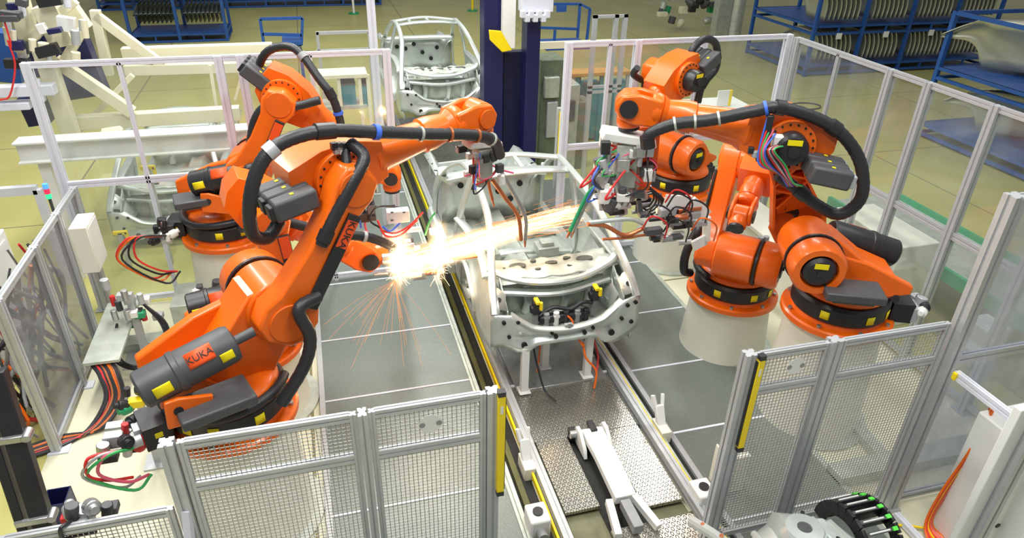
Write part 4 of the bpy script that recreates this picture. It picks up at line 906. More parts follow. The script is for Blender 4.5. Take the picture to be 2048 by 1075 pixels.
# low mesh fences in the foreground
def mesh_bay(t, o, d, a_, b_, zt, zm, sign=None, zb=.12, tw=.045):
    ang = Matrix.Rotation(math.atan2(d.y, d.x), 3, 'Z'); fr = MB()
    for s in (a_+tw/2, b_-tw/2): fr.profile(d*s+V((0, 0, zb)), d*s+V((0, 0, zt)), tw, tw, up=d)
    for z in (zt-.025, zm, zb+.03): fr.profile(d*(a_+tw)+V((0, 0, z)), d*(b_-tw)+V((0, 0, z)), tw, .06 if z != zm else .075)
    fr.build('frame', ALU, t)
    for z0, z1, nm in ((zm+.03, zt-.05, 'upper_mesh'), (zb+.06, zm-.03, 'lower_mesh')):
        q = MB(); W_ = b_-a_-2*tw; nx = int(W_/.032); nz = int((z1-z0)/.032); r_ = .0024
        for i in range(nx+1):
            s = a_+tw+W_*i/nx; q.box(d*s+V((0, 0, (z0+z1)/2)), (r_*2, r_*2, z1-z0), ang)
        for i in range(nz+1):
            z = z0+(z1-z0)*i/nz; q.box(d*((a_+b_)/2)+V((0, 0, z)), (W_, r_*2, r_*2), ang)
        q.build(nm, WIRE, t)
    if sign is not None:
        c = d*sign+V((0, 0, (zm+zt)/2+.0)); n = V((d.y, -d.x, 0)); q = MB()
        q.cyl(c+n*.008, c+n*.012, .082, n=32); sg = q.build('round_sign', WHITE, t)
        for s_ in (-1, 1):
            q = MB(); q.cyl(c+d*s_*.060+n*.011, c+d*s_*.060+n*.014, .022, n=12); q.build('sign_mark', GREY, sg)
def light_curtain(t, c, n, z0, z1):
    q = MB(); q.box(V(c)+V((0, 0, (z0+z1)/2)), (.055, .045, z1-z0)); cu = q.build('light_curtain', YELC, t, bevel=.004)
    for z_ in (z1+.02, z0-.02):
        q = MB(); q.box(V(c)+V((0, 0, z_)), (.055, .05, .04)); q.build('end_cap', BLACK, cu)
    q = MB(); q.box(V(c)+V((n*.03, 0, (z0+z1)/2)), (.008, .03, z1-z0-.04)); q.build('window_strip', BLACK, cu)
    q = MB(); q.box(V(c)+V((0, -.0235, z1-.12)), (.02, .002, .07)); q.build('rating_plate', WHITE, cu)
YF = 3.72; ZF = 2.30
fl = thing('mesh_fence', 'low wire mesh fence left of the conveyor entrance, with a round white sign', 'fence', (-1.12, YF, 0)); d = V((1, 0, 0))
for s in (-.06, 2.07):
    q = MB(); q.profile(d*s, d*s+V((0, 0, ZF+.01)), .09, .09); q.build('post', ALU, fl)
q = MB(); q.profile(d*1.16, d*1.16+V((0, 0, ZF)), .06, .09); q.build('post', ALU, fl)
mesh_bay(fl, fl, d, 0, 1.12, ZF, 1.90); mesh_bay(fl, fl, d, 1.20, 2.02, ZF, 1.90, sign=1.62)
light_curtain(fl, (2.12, -.06, 0), 1, 1.36, ZF-.0)
fr_ = thing('mesh_fence', 'low wire mesh fence right of the conveyor entrance, with a round white sign', 'fence', (3.12, YF, 0))
for s in (-.10, .68):
    q = MB(); q.profile(d*s, d*s+V((0, 0, ZF-.03)), .10, .09); q.build('post', ALU, fr_)
mesh_bay(fr_, fr_, d, -.04, .64, ZF-.05, 1.87, sign=.36); mesh_bay(fr_, fr_, d, .74, 1.83, ZF-.05, 1.87)
light_curtain(fr_, (-.03, -.06, 0), -1, 1.32, ZF-.06)
# right front corner: tall posts, scuffed panes and the door frame
rc = wall_fence('panel_fence', 'tall fence of scuffed clear panels from the front right corner post outward', (5.07, 3.70), (7.0, 3.70), (0, 1.96), glass=GLASSB, lowglass=GLASSB, am=ALU, zm=1.84, pw=.12)
rd = thing('door_frame', 'aluminium door frame standing forward from the front right corner post', 'door frame', (5.04, 3.58, 0))
q = MB(); q.profile((0, -.75, 0), (0, -.75, 3.1), .11, .11); q.build('post', ALU, rd)
q = MB(); q.profile((0, -.02, 1.80), (0, -.70, 1.80), .05, .08); q.build('rail', ALUW, rd)
q = MB(); q.profile((0, -.02, .05), (0, -.70, .05), .06, .06); q.build('rail', ALUW, rd)
for y in (-.04, -.68):
    q = MB(); q.box((-.01, y, 1.80), (.07, .04, .07)); q.build('corner_cap', YELC, rd, bevel=.005)
# fence at the far left edge
lf = thing('cable_enclosure', 'low aluminium enclosure with smoked panels and cables along the left edge', 'enclosure', (-3.12, 6.55, 0))
for y in (0, 1.1, 1.95, 2.72):
    q = MB(); q.profile((0, y, 0), (0, y, 1.90), .09, .09); q.build('post', ALU, lf)
    q = MB(); q.box((.02, y, .01), (.2, .14, .02)); q.build('foot_plate', ALUW, lf)
for a_, b_ in ((.045, 1.055), (1.145, 1.905), (1.995, 2.675)):
    for z in (1.87, .10):
        q = MB(); q.profile((0, a_, z), (0, b_, z), .06, .06); q.build('rail', ALU, lf)
    if b_ < 2.5:
        q = MB(); q.box((0, (a_+b_)/2, .985), (.008, b_-a_, 1.71)); q.build('pane', GLASSG, lf)
# near left: low mesh fence and black duct
ln = thing('mesh_fence', 'short low mesh fence joining the foreground fence to the left edge', 'fence', (-2.1, YF+.02, 0))
mesh_bay(ln, ln, d, -.2, .84, 1.72, .9)
q = MB(); q.beam((.93, -.05, 1.72), (.8, -.45, 0), .05, .05); q.build('brace', ALUW, ln)

# ---------------------------------------------------------------- left side equipment
t = thing('cable_duct', 'black vertical cable duct with metal clips at the lower left edge', 'cable duct', (0, 0, 0))
D0, D1 = py(-10, 740, 4.3), py(105, 1100, 4.0)
q = MB(); q.beam(D0, D1, .12, .10); q.beam(D0+V((-.12, 0, 0)), D1+V((-.12, 0, 0)), .06, .12); q.build('duct', BLACK, t, bevel=.01)
for f_ in (.33, .78):
    c = D0.lerp(D1, f_); q = MB(); q.box(c+V((-.02, -.06, 0)), (.24, .03, .05)); q.cyl(c+V((.08, -.08, 0)), c+V((.08, .02, .0)), .03, n=12); q.build('clip', STEEL, t, bevel=.006)
t = thing('control_cabinet', 'white control cabinet behind the smoked panels at the left edge', 'cabinet', (-4.35, 8.0, 0))
q = MB(); q.bx((-.6, -1.4, 0), (.45, 1.0, 1.55)); q.build('body', WHITE, t, bevel=.02)
for y in (-1.2, -.8, -.2, .2):
    q = MB(); q.cyl((.2, y, 1.55), (.2, y, 1.62), .05, n=14); q.box((.25, y, 1.60), (.14, .05, .04)); q.build('fitting', GREYD, t)
q = MB(); q.bx((.452, -1.3, .1), (.462, -.25, 1.45)); q.bx((.452, -.18, .1), (.462, .9, 1.45)); q.build('door', WHITE, t, bevel=.004)
t = thing('cable_bundle', 'tangle of grey and orange cables behind the smoked panels', 'cables', (-3.45, 7.4, 0))
rnd = random.Random(8)
for k in range(34):
    y0 = rnd.uniform(-.7, 1.1); m_ = (GREY, HOSE, GREYD, ALU, GREY, ORANGE, HOSE, RED, GREYD)[k % 9]
    q = MB(); q.tube([(rnd.uniform(-.25, .2), y0, rnd.uniform(1.2, 1.7)), (rnd.uniform(-.2, .22), y0+rnd.uniform(-.3, .3), rnd.uniform(.9, 1.2)), (rnd.uniform(-.2, .22), y0+rnd.uniform(-.4, .2), rnd.uniform(.4, .8)), (rnd.uniform(-.2, .2), y0+rnd.uniform(-.3, .4), .05)], rnd.uniform(.012, .028), n=8, smooth=5); q.build('cable', m_, t)
# cable tray inside the fence
p = pz(235, 650, .55)
t = thing('cable_tray', 'grey sheet metal cable tray with red cables spilling out of its end', 'cable tray', (p.x, p.y, 0))
q = MB(); q.bx((-.22, -.75, .52), (.16, .55, .56)); q.bx((-.22, -.75, .46), (-.20, .55, .53)); q.build('lid', GALVD, t, bevel=.004)
for y in (-.5, .4):
    q = MB(); q.bx((-.12, y-.04, 0), (-.04, y+.04, .52)); q.build('leg', ALU, t)
rnd = random.Random(2)
for k, m_ in enumerate((BLACK, HOSE, RED, BLACK, COPPER, BLACK, HOSE, ORANGE, COPPER, HOSE, BLACK)):
    o = rnd.uniform(-.08, .1)
    q = MB(); q.tube([(-.15+k*.022, -.70, .49), (-.05+k*.02, -.86, .44), (.0+k*.018, -1.05, .22+o*.3), (-.18+k*.015, -1.3, .05), (-.45, -1.5+k*.02, .03), (-.75, -1.6+k*.02, .03)], .017, n=8, smooth=6); q.build('cable', m_, t)
# air service unit
p = pz(275, 640, .55)
t = thing('air_service_unit', 'air service unit with small valves and black hoses standing beside the cable tray', 'valve unit', (p.x, p.y, 0)); rnd = random.Random(12)
q = MB(); q.bx((-.05, -.05, 0), (.03, .03, .95)); q.bx((-.25, -.25, .0), (.25, .25, .02)); q.build('stand', ALU, t)
for k in range(20):
    c = V((rnd.uniform(-.26, .22), rnd.uniform(-.12, .12), rnd.uniform(.45, 1.02))); q = MB()
    if k % 2: q.cyl(c, c+V((0, 0, .14)), rnd.uniform(.03, .05), n=12)
    else: q.box(c, (.12, .1, .08))
    q.build('valve', (ALU, STEEL, WHITE, GREYD, BLACK, ALU, GREENR, RED)[k % 8], t, bevel=.006)
for k in range(3):
    q = MB(); q.tube([(-.2, -.1, .6), (-.3+k*.04, -.3, .25), (0, -.45, .12+k*.03), (.3, -.3, .2), (.28+k*.03, -.1, .5), (.1, 0, .8)], .014, n=8, smooth=6); q.build('hose', HOSE, t)
# connectors behind the near left robot
def junk(label, cat, name, loc, n, ext, mats, seed, hoses=(), hl=.4, stand=False):
    t = thing(name, label, cat, loc); rnd = random.Random(seed)
    if stand:
        q = MB(); q.bx((-.03, -.03, -loc[2]), (.03, .03, .05)); q.bx((-.12, -.12, -loc[2]), (.12, .12, -loc[2]+.02)); q.build('stand', ALU, t)
    for k in range(n):
        c = V((rnd.uniform(-1, 1)*ext[0], rnd.uniform(-1, 1)*ext[1], rnd.uniform(0, 1)*ext[2])); q = MB()
        if k % 3 == 0: q.cyl(c, c+V((.02, 0, .1)), rnd.uniform(.025, .06), n=14)
        elif k % 3 == 1: q.box(c, (rnd.uniform(.06, .16), .09, rnd.uniform(.05, .12)))
        else: q.lathe(c, (rnd.uniform(-1, 1), rnd.uniform(-1, 1), .2), [(0, .04), (.03, .055), (.10, .055), (.11, .03), (.14, .03)], n=14)
        q.build('fitting', mats[k % len(mats)], t, bevel=.005)
    for k, m_ in enumerate(hoses):
        a0 = V((rnd.uniform(-1, 1)*ext[0], -ext[1], ext[2]*.6)); q = MB()
        q.tube([a0, a0+V((-hl*.6, -.1, .05)), a0+V((-hl*.75-.05*k, -.1, -hl*.5)), a0+V((-hl*.3, -.05, -hl-.05*k)), a0+V((.05, .05, -hl-.1))], .013, n=8, smooth=6); q.build('hose', m_, t)
    return t
junk('silver and black cable connectors on the back of the nearest left robot', 'connectors', 'cable_connectors', (L1B[0]-.80, L1B[1]-.28, 1.32), 14, (.12, .16, .22), (STEEL, BLACK, WHITE, ALU, BLACK, RED, STEEL), 31, (RED, PINK, ALU, GREENC), .25)
junk('black and red valve cluster standing on the floor behind the nearest left robot', 'valves', 'valve_cluster', pz(275, 790, .9)-V((0, 0, .1)), 12, (.14, .1, .14), (BLACK, RED, BLACK, GREYD, YELC, GREENR), 33, stand=True)
junk('silver connectors with red hoses on the back of the rear left robot', 'connectors', 'cable_connectors', (L2B[0]-.75, L2B[1]-.2, 1.3), 10, (.1, .12, .2), (STEEL, BLACK, WHITE, BLACK), 35, (RED, BLACK, RED, ORANGE, HOSE), .45)
junk('small black and silver valve group between the two rear left pedestals', 'valves', 'valve_cluster', pz(425, 585, .9)-V((0, 0, .1)), 10, (.14, .1, .18), (BLACK, STEEL, WHITE, GREYD), 37, (RED, BLACK), .3, stand=True)
junk('silver cable plugs on the back of the nearest right robot', 'connectors', 'cable_connectors', R1.w((-.80, -.02, .10)), 8, (.06, .1, .12), (STEEL, WHITE, BLACK, ALU), 39)
# grey channel across the rear of the cell, low
t = thing('floor_channel', 'low pale metal cable channel lying across the floor behind the left robots', 'cable channel', (-2.0, 8.35, 0))
q = MB(); q.bx((-1.0, -.12, 0), (1.1, .12, .12)); q.build('cover', GALVD, t, bevel=.005)
# white signal post with lamp at left
p = px(95, 385, -3.6); t = thing('signal_lamp', 'small stacked signal lamp with blue, red and green lenses on a white post', 'signal lamp', (p.x, p.y, 0))
for k, m_ in enumerate((GRNL, REDL, BLUL)):
    q = MB(); q.cyl((0, 0, p.z-.08+k*.07), (0, 0, p.z-.015+k*.07), .035, n=16); q.build('lens', m_, t)
q = MB(); q.cyl((0, 0, 0), (0, 0, p.z-.08), .02, n=12); q.build('pole', GREYD, t)
t = thing('portal_frame', 'white tubular portal frame beyond the left edge enclosure', 'frame', (0, 0, 0))
a0, a1 = px(75, 378, -3.9), px(-60, 380, -3.9); zt = a0.z
q = MB(); q.beam((a0.x, a0.y, zt), (a0.x-1.6, a0.y, zt), .10, .12); q.build('top_rail', ALUW, t)
q = MB(); q.beam((a0.x, a0.y, zt), (a0.x, a0.y, 0), .10, .10); q.build('leg', ALUW, t)
# ---------------------------------------------------------------- left background: girders and cream steel frame
t = thing('white_girder', 'wide white painted girder running behind the rear left fence', 'girder', (0, 0, 0))
a0, a1 = py(35, 305, 10.4), py(470, 275, 10.4); z = (a0.z+a1.z)/2
q = MB(); q.bx((a0.x, 10.4, z-.13), (a1.x+.2, 10.5, z+.13)); q.bx((a0.x, 10.3, z+.12), (a1.x+.2, 10.6, z+.15)); q.bx((a0.x, 10.3, z-.15), (a1.x+.2, 10.6, z-.12)); q.build('beam', WHITE, t, bevel=.006)
for x in (a0.x+.25, a1.x):
    q = MB(); q.bx((x-.07, 10.42, 0), (x+.07, 10.56, z-.13)); q.build('leg', WHITE, t)
t = thing('steel_gantry', 'cream painted steel gantry with diagonal braces behind the rear left fence', 'gantry', (0, 0, 0))
def GB(a, b_, w_, h_, y0=11.6, y1=None, nm='brace', m_=CREAM):
    q = MB(); q.beam(py(*a, y0), py(*b_, y1 or y0), w_, h_, up=(0, 1, 0)); q.build(nm, m_, t, bevel=.006)
GB((85, 100), (150, 290), .22, .2, 11.2, nm='column')
GB((110, 120), (265, 225), .16, .16, 11.4)
GB((150, 245), (480, 225), .20, .2, 11.5, nm='beam')
GB((245, 105), (545, 95), .16, .2, 13.2, nm='beam')
GB((250, 140), (545, 132), .16, .16, 12.6, nm='beam')
GB((190, 30), (325, 130), .14, .14, 12.6)
GB((190, 20), (218, 150), .14, .14, 12.6, nm='column')
GB((265, 150), (150, 270), .08, .08, 11.8)
GB((130, 10), (165, 60), .28, .2, 11.5, nm='column')
GB((35, -10), (60, 80), .22, .2, 11.3, nm='column')
GB((90, 10), (130, 90), .3, .25, 11.2, nm='column')
GB((60, 80), (150, 0), .12, .12, 11.2)
GB((165, 60), (130, 120), .12, .12, 11.2)
GB((220, 245), (222, 290), .14, .14, 11.6, nm='leg')
GB((485, 130), (510, 250), .08, .08, 12.4, nm='leg')
GB((490, 130), (470, 200), .05, .05, 12.4)
GB((420, 130), (440, 260), .05, .05, 12.0, nm='leg')
t2 = thing('lifting_column', 'dark blue lifting column wrapped by the cream gantry, top left', 'machine column', (0, 0, 0))
for a0, b0, w_, yy in (((110, 20), (180, 190), .55, 12.0), ((60, 40), (80, 150), .25, 11.9), ((60, 190), (85, 245), .3, 11.6), ((0, 60), (15, 160), .45, 12.4)):
    q = MB(); q.beam(py(*a0, yy), py(*b0, yy), w_, .3, up=(0, 1, 0)); q.build('column_section', NAVY if yy != 12.4 else RACK, t2, bevel=.01)
rnd = random.Random(14)
tm = thing('gripper_machine', 'white and grey handling machine with valves mounted on the top left column', 'machine', py(110, 60, 10.9))
for k in range(26):
    u, v = rnd.uniform(0, 175), rnd.uniform(0, 130); c = py(u, v, 10.9+rnd.uniform(-.2, .2))-tm.location; q = MB()
    if k % 2: q.box(c, (rnd.uniform(.08, .3), .12, rnd.uniform(.06, .2)), Matrix.Rotation(rnd.uniform(-.4, .4), 3, 'Y'))
    else: q.cyl(c, c+V((.03, 0, rnd.uniform(.1, .25))), rnd.uniform(.03, .07), n=12)
    q.build('fitting', (CREAM, GREYD, ALUW, WHITE, CREAM, BLACK, ALU, NAVY)[k % 8], tm, bevel=.008)
for pts in (((15, 80), (30, 130), (20, 190), (0, 200)), ((5, 30), (20, 80), (22, 95))):
    q = MB(); q.tube([py(*z_, 10.7)-tm.location for z_ in pts], .012, n=8, smooth=6); q.build('red_hose', RED, tm)
t = thing('support_bracket', 'cream bracket machine on the beam at the left, under the blue column', 'bracket', py(45, 180, 10.9))
q = MB(); q.box((0, 0, 0), (.8, .2, .14)); q.box((-.2, 0, -.2), (.5, .2, .1)); q.box((.2, -.05, .0), (.12, .1, .3)); q.build('body', ALUW, t, bevel=.01)
p = py(228, 272, 11.0); t = thing('motor_cover', 'pale yellow motor cover on the floor behind the white girder', 'motor', p)
q = MB(); q.lathe((-.15, 0, 0), (1, 0, .1), [(0, .08), (.03, .12), (.26, .12), (.30, .08)], n=24); q.box((.1, 0, -.12), (.14, .12, .06)); q.build('body', CREAM, t)
for (u, v, lb) in ((295, 335, 'yellow corner bracket on the body in the neighbouring line, upper one'), (240, 465, 'yellow corner bracket on the floor by the neighbouring line, lower one')):
    p = py(u, v, 10.6); t = thing('corner_bracket', lb, 'bracket', (p.x, p.y, 0))
    q = MB(); q.bx((-.03, -.03, 0), (.03, .03, max(.05, p.z))); q.build('post', ALU, t)
    q = MB(); q.box((0, 0, p.z), (.2, .06, .06)); q.box((.08, 0, p.z-.05), (.05, .06, .14)); q.build('bracket', YELC, t, bevel=.01)

# ---------------------------------------------------------------- centre background
t = thing('lift_mast', 'tall dark blue lift mast behind the cell opening', 'lift mast', (0, 0, 0)); yb = 12.2
f0, f1 = py(975, 300, yb), py(1075, 300, yb)
b0 = pz(1020, 300, 0)
x0, x1 = py(975, 250, 12.6).x, py(1010, 250, 12.6).x
def mast(u0, u1, yy, z0, z1, nm, m_, dp=.3):
    a0, a1 = py(u0, 200, yy), py(u1, 200, yy); q = MB(); q.bx((a0.x, yy, z0), (a1.x, yy+dp, z1)); q.build(nm, m_, t, bevel=.01)
mast(1050, 1076, 12.4, 0, 3.3, 'right_column', NAVY, .35)
mast(968, 1006, 12.6, 0, 5.6, 'left_column', NAVY, .35)
mast(1006, 1050, 12.75, .2, 2.55, 'carriage', mat('darker_blue_paint', (.008, .010, .05), .4, noise=.2), .2)
mast(1003, 1028, 12.35, 2.70, 6.5, 'guide', WHITE, .12)
mast(1040, 1098, 12.1, 3.35, 3.75, 'head', ALUW, .3)
q = MB(); q.prism([(py(u_, v_, 12.3).x, py(u_, v_, 12.3).z) for u_, v_ in ((978, 60), (1002, 62), (1024, 100), (1004, 104), (980, 80))], 'y', 12.28, 12.34); q.build('yellow_shoe', YELC, t, bevel=.01)
q = MB()
for k in range(7): q.box(py(1046+k*8, 28+8*(k % 2), 12.05), (.09, .12, .12))
q.build('clamp_block', ALUW, t, bevel=.01)
t = thing('yellow_safety_post', 'slim yellow light curtain post behind the opening, right of the blue mast', 'light curtain', (0, 0, 0))
a0 = py(1124, 225, 9.9); a1 = py(1124, 315, 9.9)
q = MB(); q.bx((a0.x-.03, 9.87, a1.z), (a0.x+.03, 9.93, a0.z)); q.build('light_curtain', YELC, t, bevel=.004)
q = MB(); q.bx((a0.x-.045, 9.94, 0), (a0.x+.045, 10.03, a0.z+.05)); q.build('post', ALU, t)
t = thing('guard_rail', 'pale grey guard rail fence standing between the blue mast and the right wall fence', 'fence', (0, 0, 0))
for u in (1190, 1232, 1250):
    a0 = py(u, 60, 12.5); q = MB(); q.bx((a0.x-.04, 12.5, 0), (a0.x+.04, 12.58, 3.2)); q.build('post', ALU, t)
for z in (3.2, 1.9, 1.8):
    a0, a1 = py(1190, 60, 12.5), py(1250, 60, 12.5); q = MB(); q.bx((a0.x-.04, 12.5, z-.05), (a1.x+.04, 12.56, z)); q.build('rail', ALU, t)
# tall white posts standing behind rear fence
for u, lb in ((745, 'tall slim white post behind the rear left fence, reaching the top edge'),):
    a0 = py(u, 60, 11.2); t = thing('white_post', lb, 'post', (a0.x, 11.2, 0)); q = MB(); q.profile((0, 0, 0), (0, 0, 5.2), .12, .12); q.build('post', ALUW, t)
# blue platforms and steps behind the mast
t = thing('blue_platform', 'blue tubular steel platform with railings behind the dark mast', 'platform', (0, 0, 0))
Y1 = 17.5
def line(t, a, b_, w_=.06, y=Y1, m_=RACK, nm='rail'):
    q = MB(); q.beam(py(*a, y), py(*b_, y), w_, w_); q.build(nm, m_, t)
for a0, b0 in (((1075, 8), (1160, 8)), ((1160, 8), (1180, 18)), ((1160, 8), (1155, 75)), ((1180, 18), (1172, 95)), ((1075, 55), (1155, 58)), ((1110, 60), (1108, 90)), ((1075, 90), (1175, 92))): line(t, a0, b0)
q = MB(); c = py(1125, 88, Y1); q.box(c, (1.2, 1.0, .08)); q.build('deck', RACK, t)
q = MB(); q.box(py(1123, 17, Y1-.1), (.26, .03, .16)); q.build('sign_plate', RACK, t)
t = thing('blue_trolley', 'small blue tubular trolley standing on the floor behind the rear left fence', 'trolley', (0, 0, 0))
for a0, b0 in (((520, 38), (605, 36)), ((520, 38), (528, 90)), ((605, 36), (603, 90)), ((525, 68), (603, 70)), ((527, 90), (603, 90))): line(t, a0, b0, .07, 19)
q = MB(); q.box(py(585, 80, 19.2), (.5, .8, .08)); q.build('shelf', RACK, t)
for u in (530, 600):
    q = MB(); c = py(u, 95, 19); q.bx((c.x-.04, 18.96, 0), (c.x+.04, 19.04, c.z)); q.build('leg', RACK, t)
# teal crates cabinet
t = thing('crate_shelf', 'yellowish shelf frame holding teal crates behind the white post', 'shelf', (0, 0, 0)); yc = 12.6
for u in (632, 676, 718, 735):
    a0 = py(u, 150, yc); q = MB(); q.bx((a0.x-.03, yc, 0), (a0.x+.03, yc+.06, a0.z)); q.build('upright', CREAM, t)
a0, a1 = py(632, 152, yc), py(735, 152, yc)
q = MB(); q.bx((a0.x, yc-.02, a0.z-.06), (a1.x, yc+.5, a0.z)); q.build('top_board', CREAM, t)
a0, a1 = py(632, 215, yc), py(735, 215, yc); q = MB(); q.bx((a0.x, yc-.02, a0.z-.06), (a1.x, yc+.5, a0.z)); q.build('lower_board', GALVD, t)
for u0, u1 in ((680, 714), (722, 742)):
    a0, a1 = py(u0, 168, yc+.05), py(u1, 212, yc+.05); tc = thing('teal_crate', 'teal crate in the shelf behind the white post, ' + ('the wide one' if u0 == 680 else 'the narrow one'), 'crate', (a0.x, yc+.05, a1.z))
    q = MB(); q.bx((0, 0, 0), (a1.x-a0.x, .4, a0.z-a1.z)); q.build('bin', TEAL, tc, bevel=.01)
    q = MB(); q.bx((-.01, -.01, a0.z-a1.z-.03), (a1.x-a0.x+.01, .41, a0.z-a1.z)); q.build('rim', GREYD, tc)
# work tables behind the right rear fence
t = thing('work_table', 'work bench with a wooden top and blue bins behind the rear right fence', 'bench', (0, 0, 0)); yt = 14.5
a0, a1 = py(1100, 150, yt), py(1262, 158, yt)
q = MB(); q.bx((a0.x, yt, a0.z-.08), (a1.x, yt+.45, a0.z)); q.build('top', WOOD, t, bevel=.01)
for f_ in (.02, .35, .65, .98):
    x = lerp(a0.x, a1.x, f_); q = MB(); q.bx((x-.04, yt+.05, 0), (x+.04, yt+.13, a0.z-.08)); q.build('leg', TEAL if f_ in (.35, .65) else ALU, t)
q = MB(); q.bx((a0.x+.1, yt+.1, 0.05), (a0.x+.7, yt+.8, a0.z-.1)); q.build('drawer_unit', WHITE, t, bevel=.01)
for k in range(2):
    q = MB(); q.bx((a0.x+.95+k*.65, yt+.1, .05), (a0.x+1.35+k*.65, yt+.6, a0.z-.3)); q.build('blue_bin', TEAL, t, bevel=.02)
q = MB(); q.bx((a0.x+.0, yt+.9, a0.z+.35), (a1.x, yt+1.0, a0.z+.5)); q.build('back_shelf', CREAM, t)
t = thing('light_table', 'pale table with a white and yellow sign behind the rear right fence', 'table', (0, 0, 0)); a0 = py(1430, 215, 11.5)
q = MB(); q.bx((a0.x-.8, 11.2, a0.z-.1), (a0.x+.8, 12.2, a0.z-.02)); q.build('top', WHITE, t, bevel=.01)
for sx in (-.7, .7):
    q = MB(); q.bx((a0.x+sx-.04, 11.3, 0), (a0.x+sx+.04, 11.38, a0.z-.1)); q.build('leg', ALU, t)
q = MB(); q.box((a0.x+.2, 11.6, a0.z+.14), (.24, .03, .30)); q.build('sign', WHITE, t)
q = MB(); q.box((a0.x+.35, 11.6, a0.z+.14), (.06, .035, .30)); q.build('sign_edge', YELC, t)
# far machine group near the top, right of centre
fm = junk('grey and green far machine group at the top edge right of centre', 'machine', 'far_machine', pz(1370, 62, 0)+V((0, 0, .1)), 26, (.5, .2, .5), (GREYD, GALVD, GREYD, ALU, CREAM, BLACK, GREENR), 51)
fm.scale = (2.6, 2.6, 2.6)
fm2 = junk('dull green machine unit between the blue mast and the wooden bench', 'machine', 'background_machine', pz(1120, 262, 0)+V((0, .4, .05)), 24, (.22, .2, .6), (GALVD, GREYD, GALVD, ALU, mat('machine_green', (.16, .20, .13), .5, noise=.3), GREYD), 57)
fm2.scale = (1.9, 1.9, 1.9)
t = thing('round_column', 'pale grey round column with cream panel at the top edge', 'column', pz(1465, 75, 0))
q = MB(); q.cyl((0, 0, 0), (0, 0, 4), .28, n=24); q.bx((-.85, -.1, 0), (-.3, .3, 4)); q.build('shaft', GALVD, t)
# stop signs on floor (yellow/green stands)
for u, v, lb in ((708, 28, 'small green and white floor stand at the top edge, left one'), (945, 22, 'small green and yellow floor stand at the top edge, right one')):
    p = pz(u, v, 0); t = thing('floor_stand', lb, 'stand', p)
    q = MB(); q.cyl((0, 0, 0), (0, 0, .05), .22, n=18); q.build('base', GREENR, t)
    q = MB(); q.cyl((0, 0, .05), (0, 0, .9), .05, n=12); q.build('pole', YELC if u > 900 else WHITE, t)

# ---------------------------------------------------------------- racks with fenders
def fender_mesh(mt):
    q = MB(); n = 24
    # side profile of a front wing in the x-z plane, bulging sideways (y)
    rows = []
    for i in range(n):
        s = i/(n-1); x = -0.62+1.24*s; zt = .66+.06*math.sin(s*2.6)-.30*max(0, .35-s)**1.2*2.4
        a = abs(x+.34); zb = (.06+math.sqrt(max(0, .27**2-a*a))*1.25) if a < .27 and x > -.34 else (.08 if x > -.1 else .40)
        rows.append([(x, .03*math.sin(math.pi*k/5)-.12*(k/5)**3, lerp(zb, max(zt, zb+.06), k/5)) for k in range(6)])
    q.sheet(rows); me = q.build('fender', mt, None, solid=.012); return me
fender_proto = {}
def fenders(pts, label, group, mt, rot, sc=1.0):
    for i, p in enumerate(pts):
        key = mt.name
        if key not in fender_proto: o = fender_mesh(mt); fender_proto[key] = o
        else: o = fender_proto[key].copy(); COL.objects.link(o)
        o.location = p; o.rotation_euler = rot; o.scale = (sc, sc, sc); tag(o, label, 'fender', group)
def rack(name, label, x0, x1, y0, y1, levels, cols, ht, dp=2):
    t = thing('storage_rack', label, 'rack', (x0, y0, 0)); W_, D_ = x1-x0, y1-y0
    xs = [W_*i/cols for i in range(cols+1)]; ys = [0, D_]
    for x in xs:
        for y in ys:
            q = MB(); q.bx((x-.05, y-.05, 0), (x+.05, y+.05, ht)); q.build('post', RACK, t)
    for z in levels:
        q = MB(); q.bx((0, 0, z-.04), (W_, D_, z)); q.build('deck', RACK, t)
        for y in ys:
            for dz in (0, -.22):
                q = MB(); q.bx((0, y-.04, z+dz-.07), (W_, y+.04, z+dz)); q.build('beam', RACK, t)
        for x in (0, W_):
            for dz in (0, -.22):
                q = MB(); q.bx((x-.04, 0, z+dz-.07), (x+.04, D_, z+dz)); q.build('side_beam', RACK, t)
        for k in range(cols*2+1):
            x = W_*k/(cols*2); q = MB(); q.bx((x-.025, -.03, z-.29), (x+.025, .03, z)); q.build('spacer', RACK, t)
    for y in ys:
        q = MB(); q.bx((0, y-.04, ht-.08), (W_, y+.04, ht)); q.build('beam', RACK, t)
    for x in (0, W_):
        q = MB(); q.bx((x-.04, 0, ht-.08), (x+.04, D_, ht)); q.build('side_beam', RACK, t)
    return t
# big double stack behind the right fence
ra = rack('storage_rack', 'large blue two level rack full of hanging fenders behind the right fence', 14.9, 21.9, 18.9, 22.2, (.35, 1.55), 4, 2.75)
for lv, zz in enumerate((.36, 1.56)):
    pts = []
    for c in range(4):
        for k in range(8): pts.append((14.9+1.75*c+.28+k*.17, 19.75, zz+.02))
    fenders(pts, 'pressed fender hanging in the row on the ' + ('lower' if lv == 0 else 'upper') + ' level of the large double rack', 'fenders on the ' + ('lower' if lv == 0 else 'upper') + ' level of the large rack', FENDER, (0, 0, R(-90)), 1.35)
for c in range(4):
    q = MB(); q.box((1.75*c+.9, -.06, 1.22), (.20, .01, .18)); q.build('paper_tag', WHITE, ra)
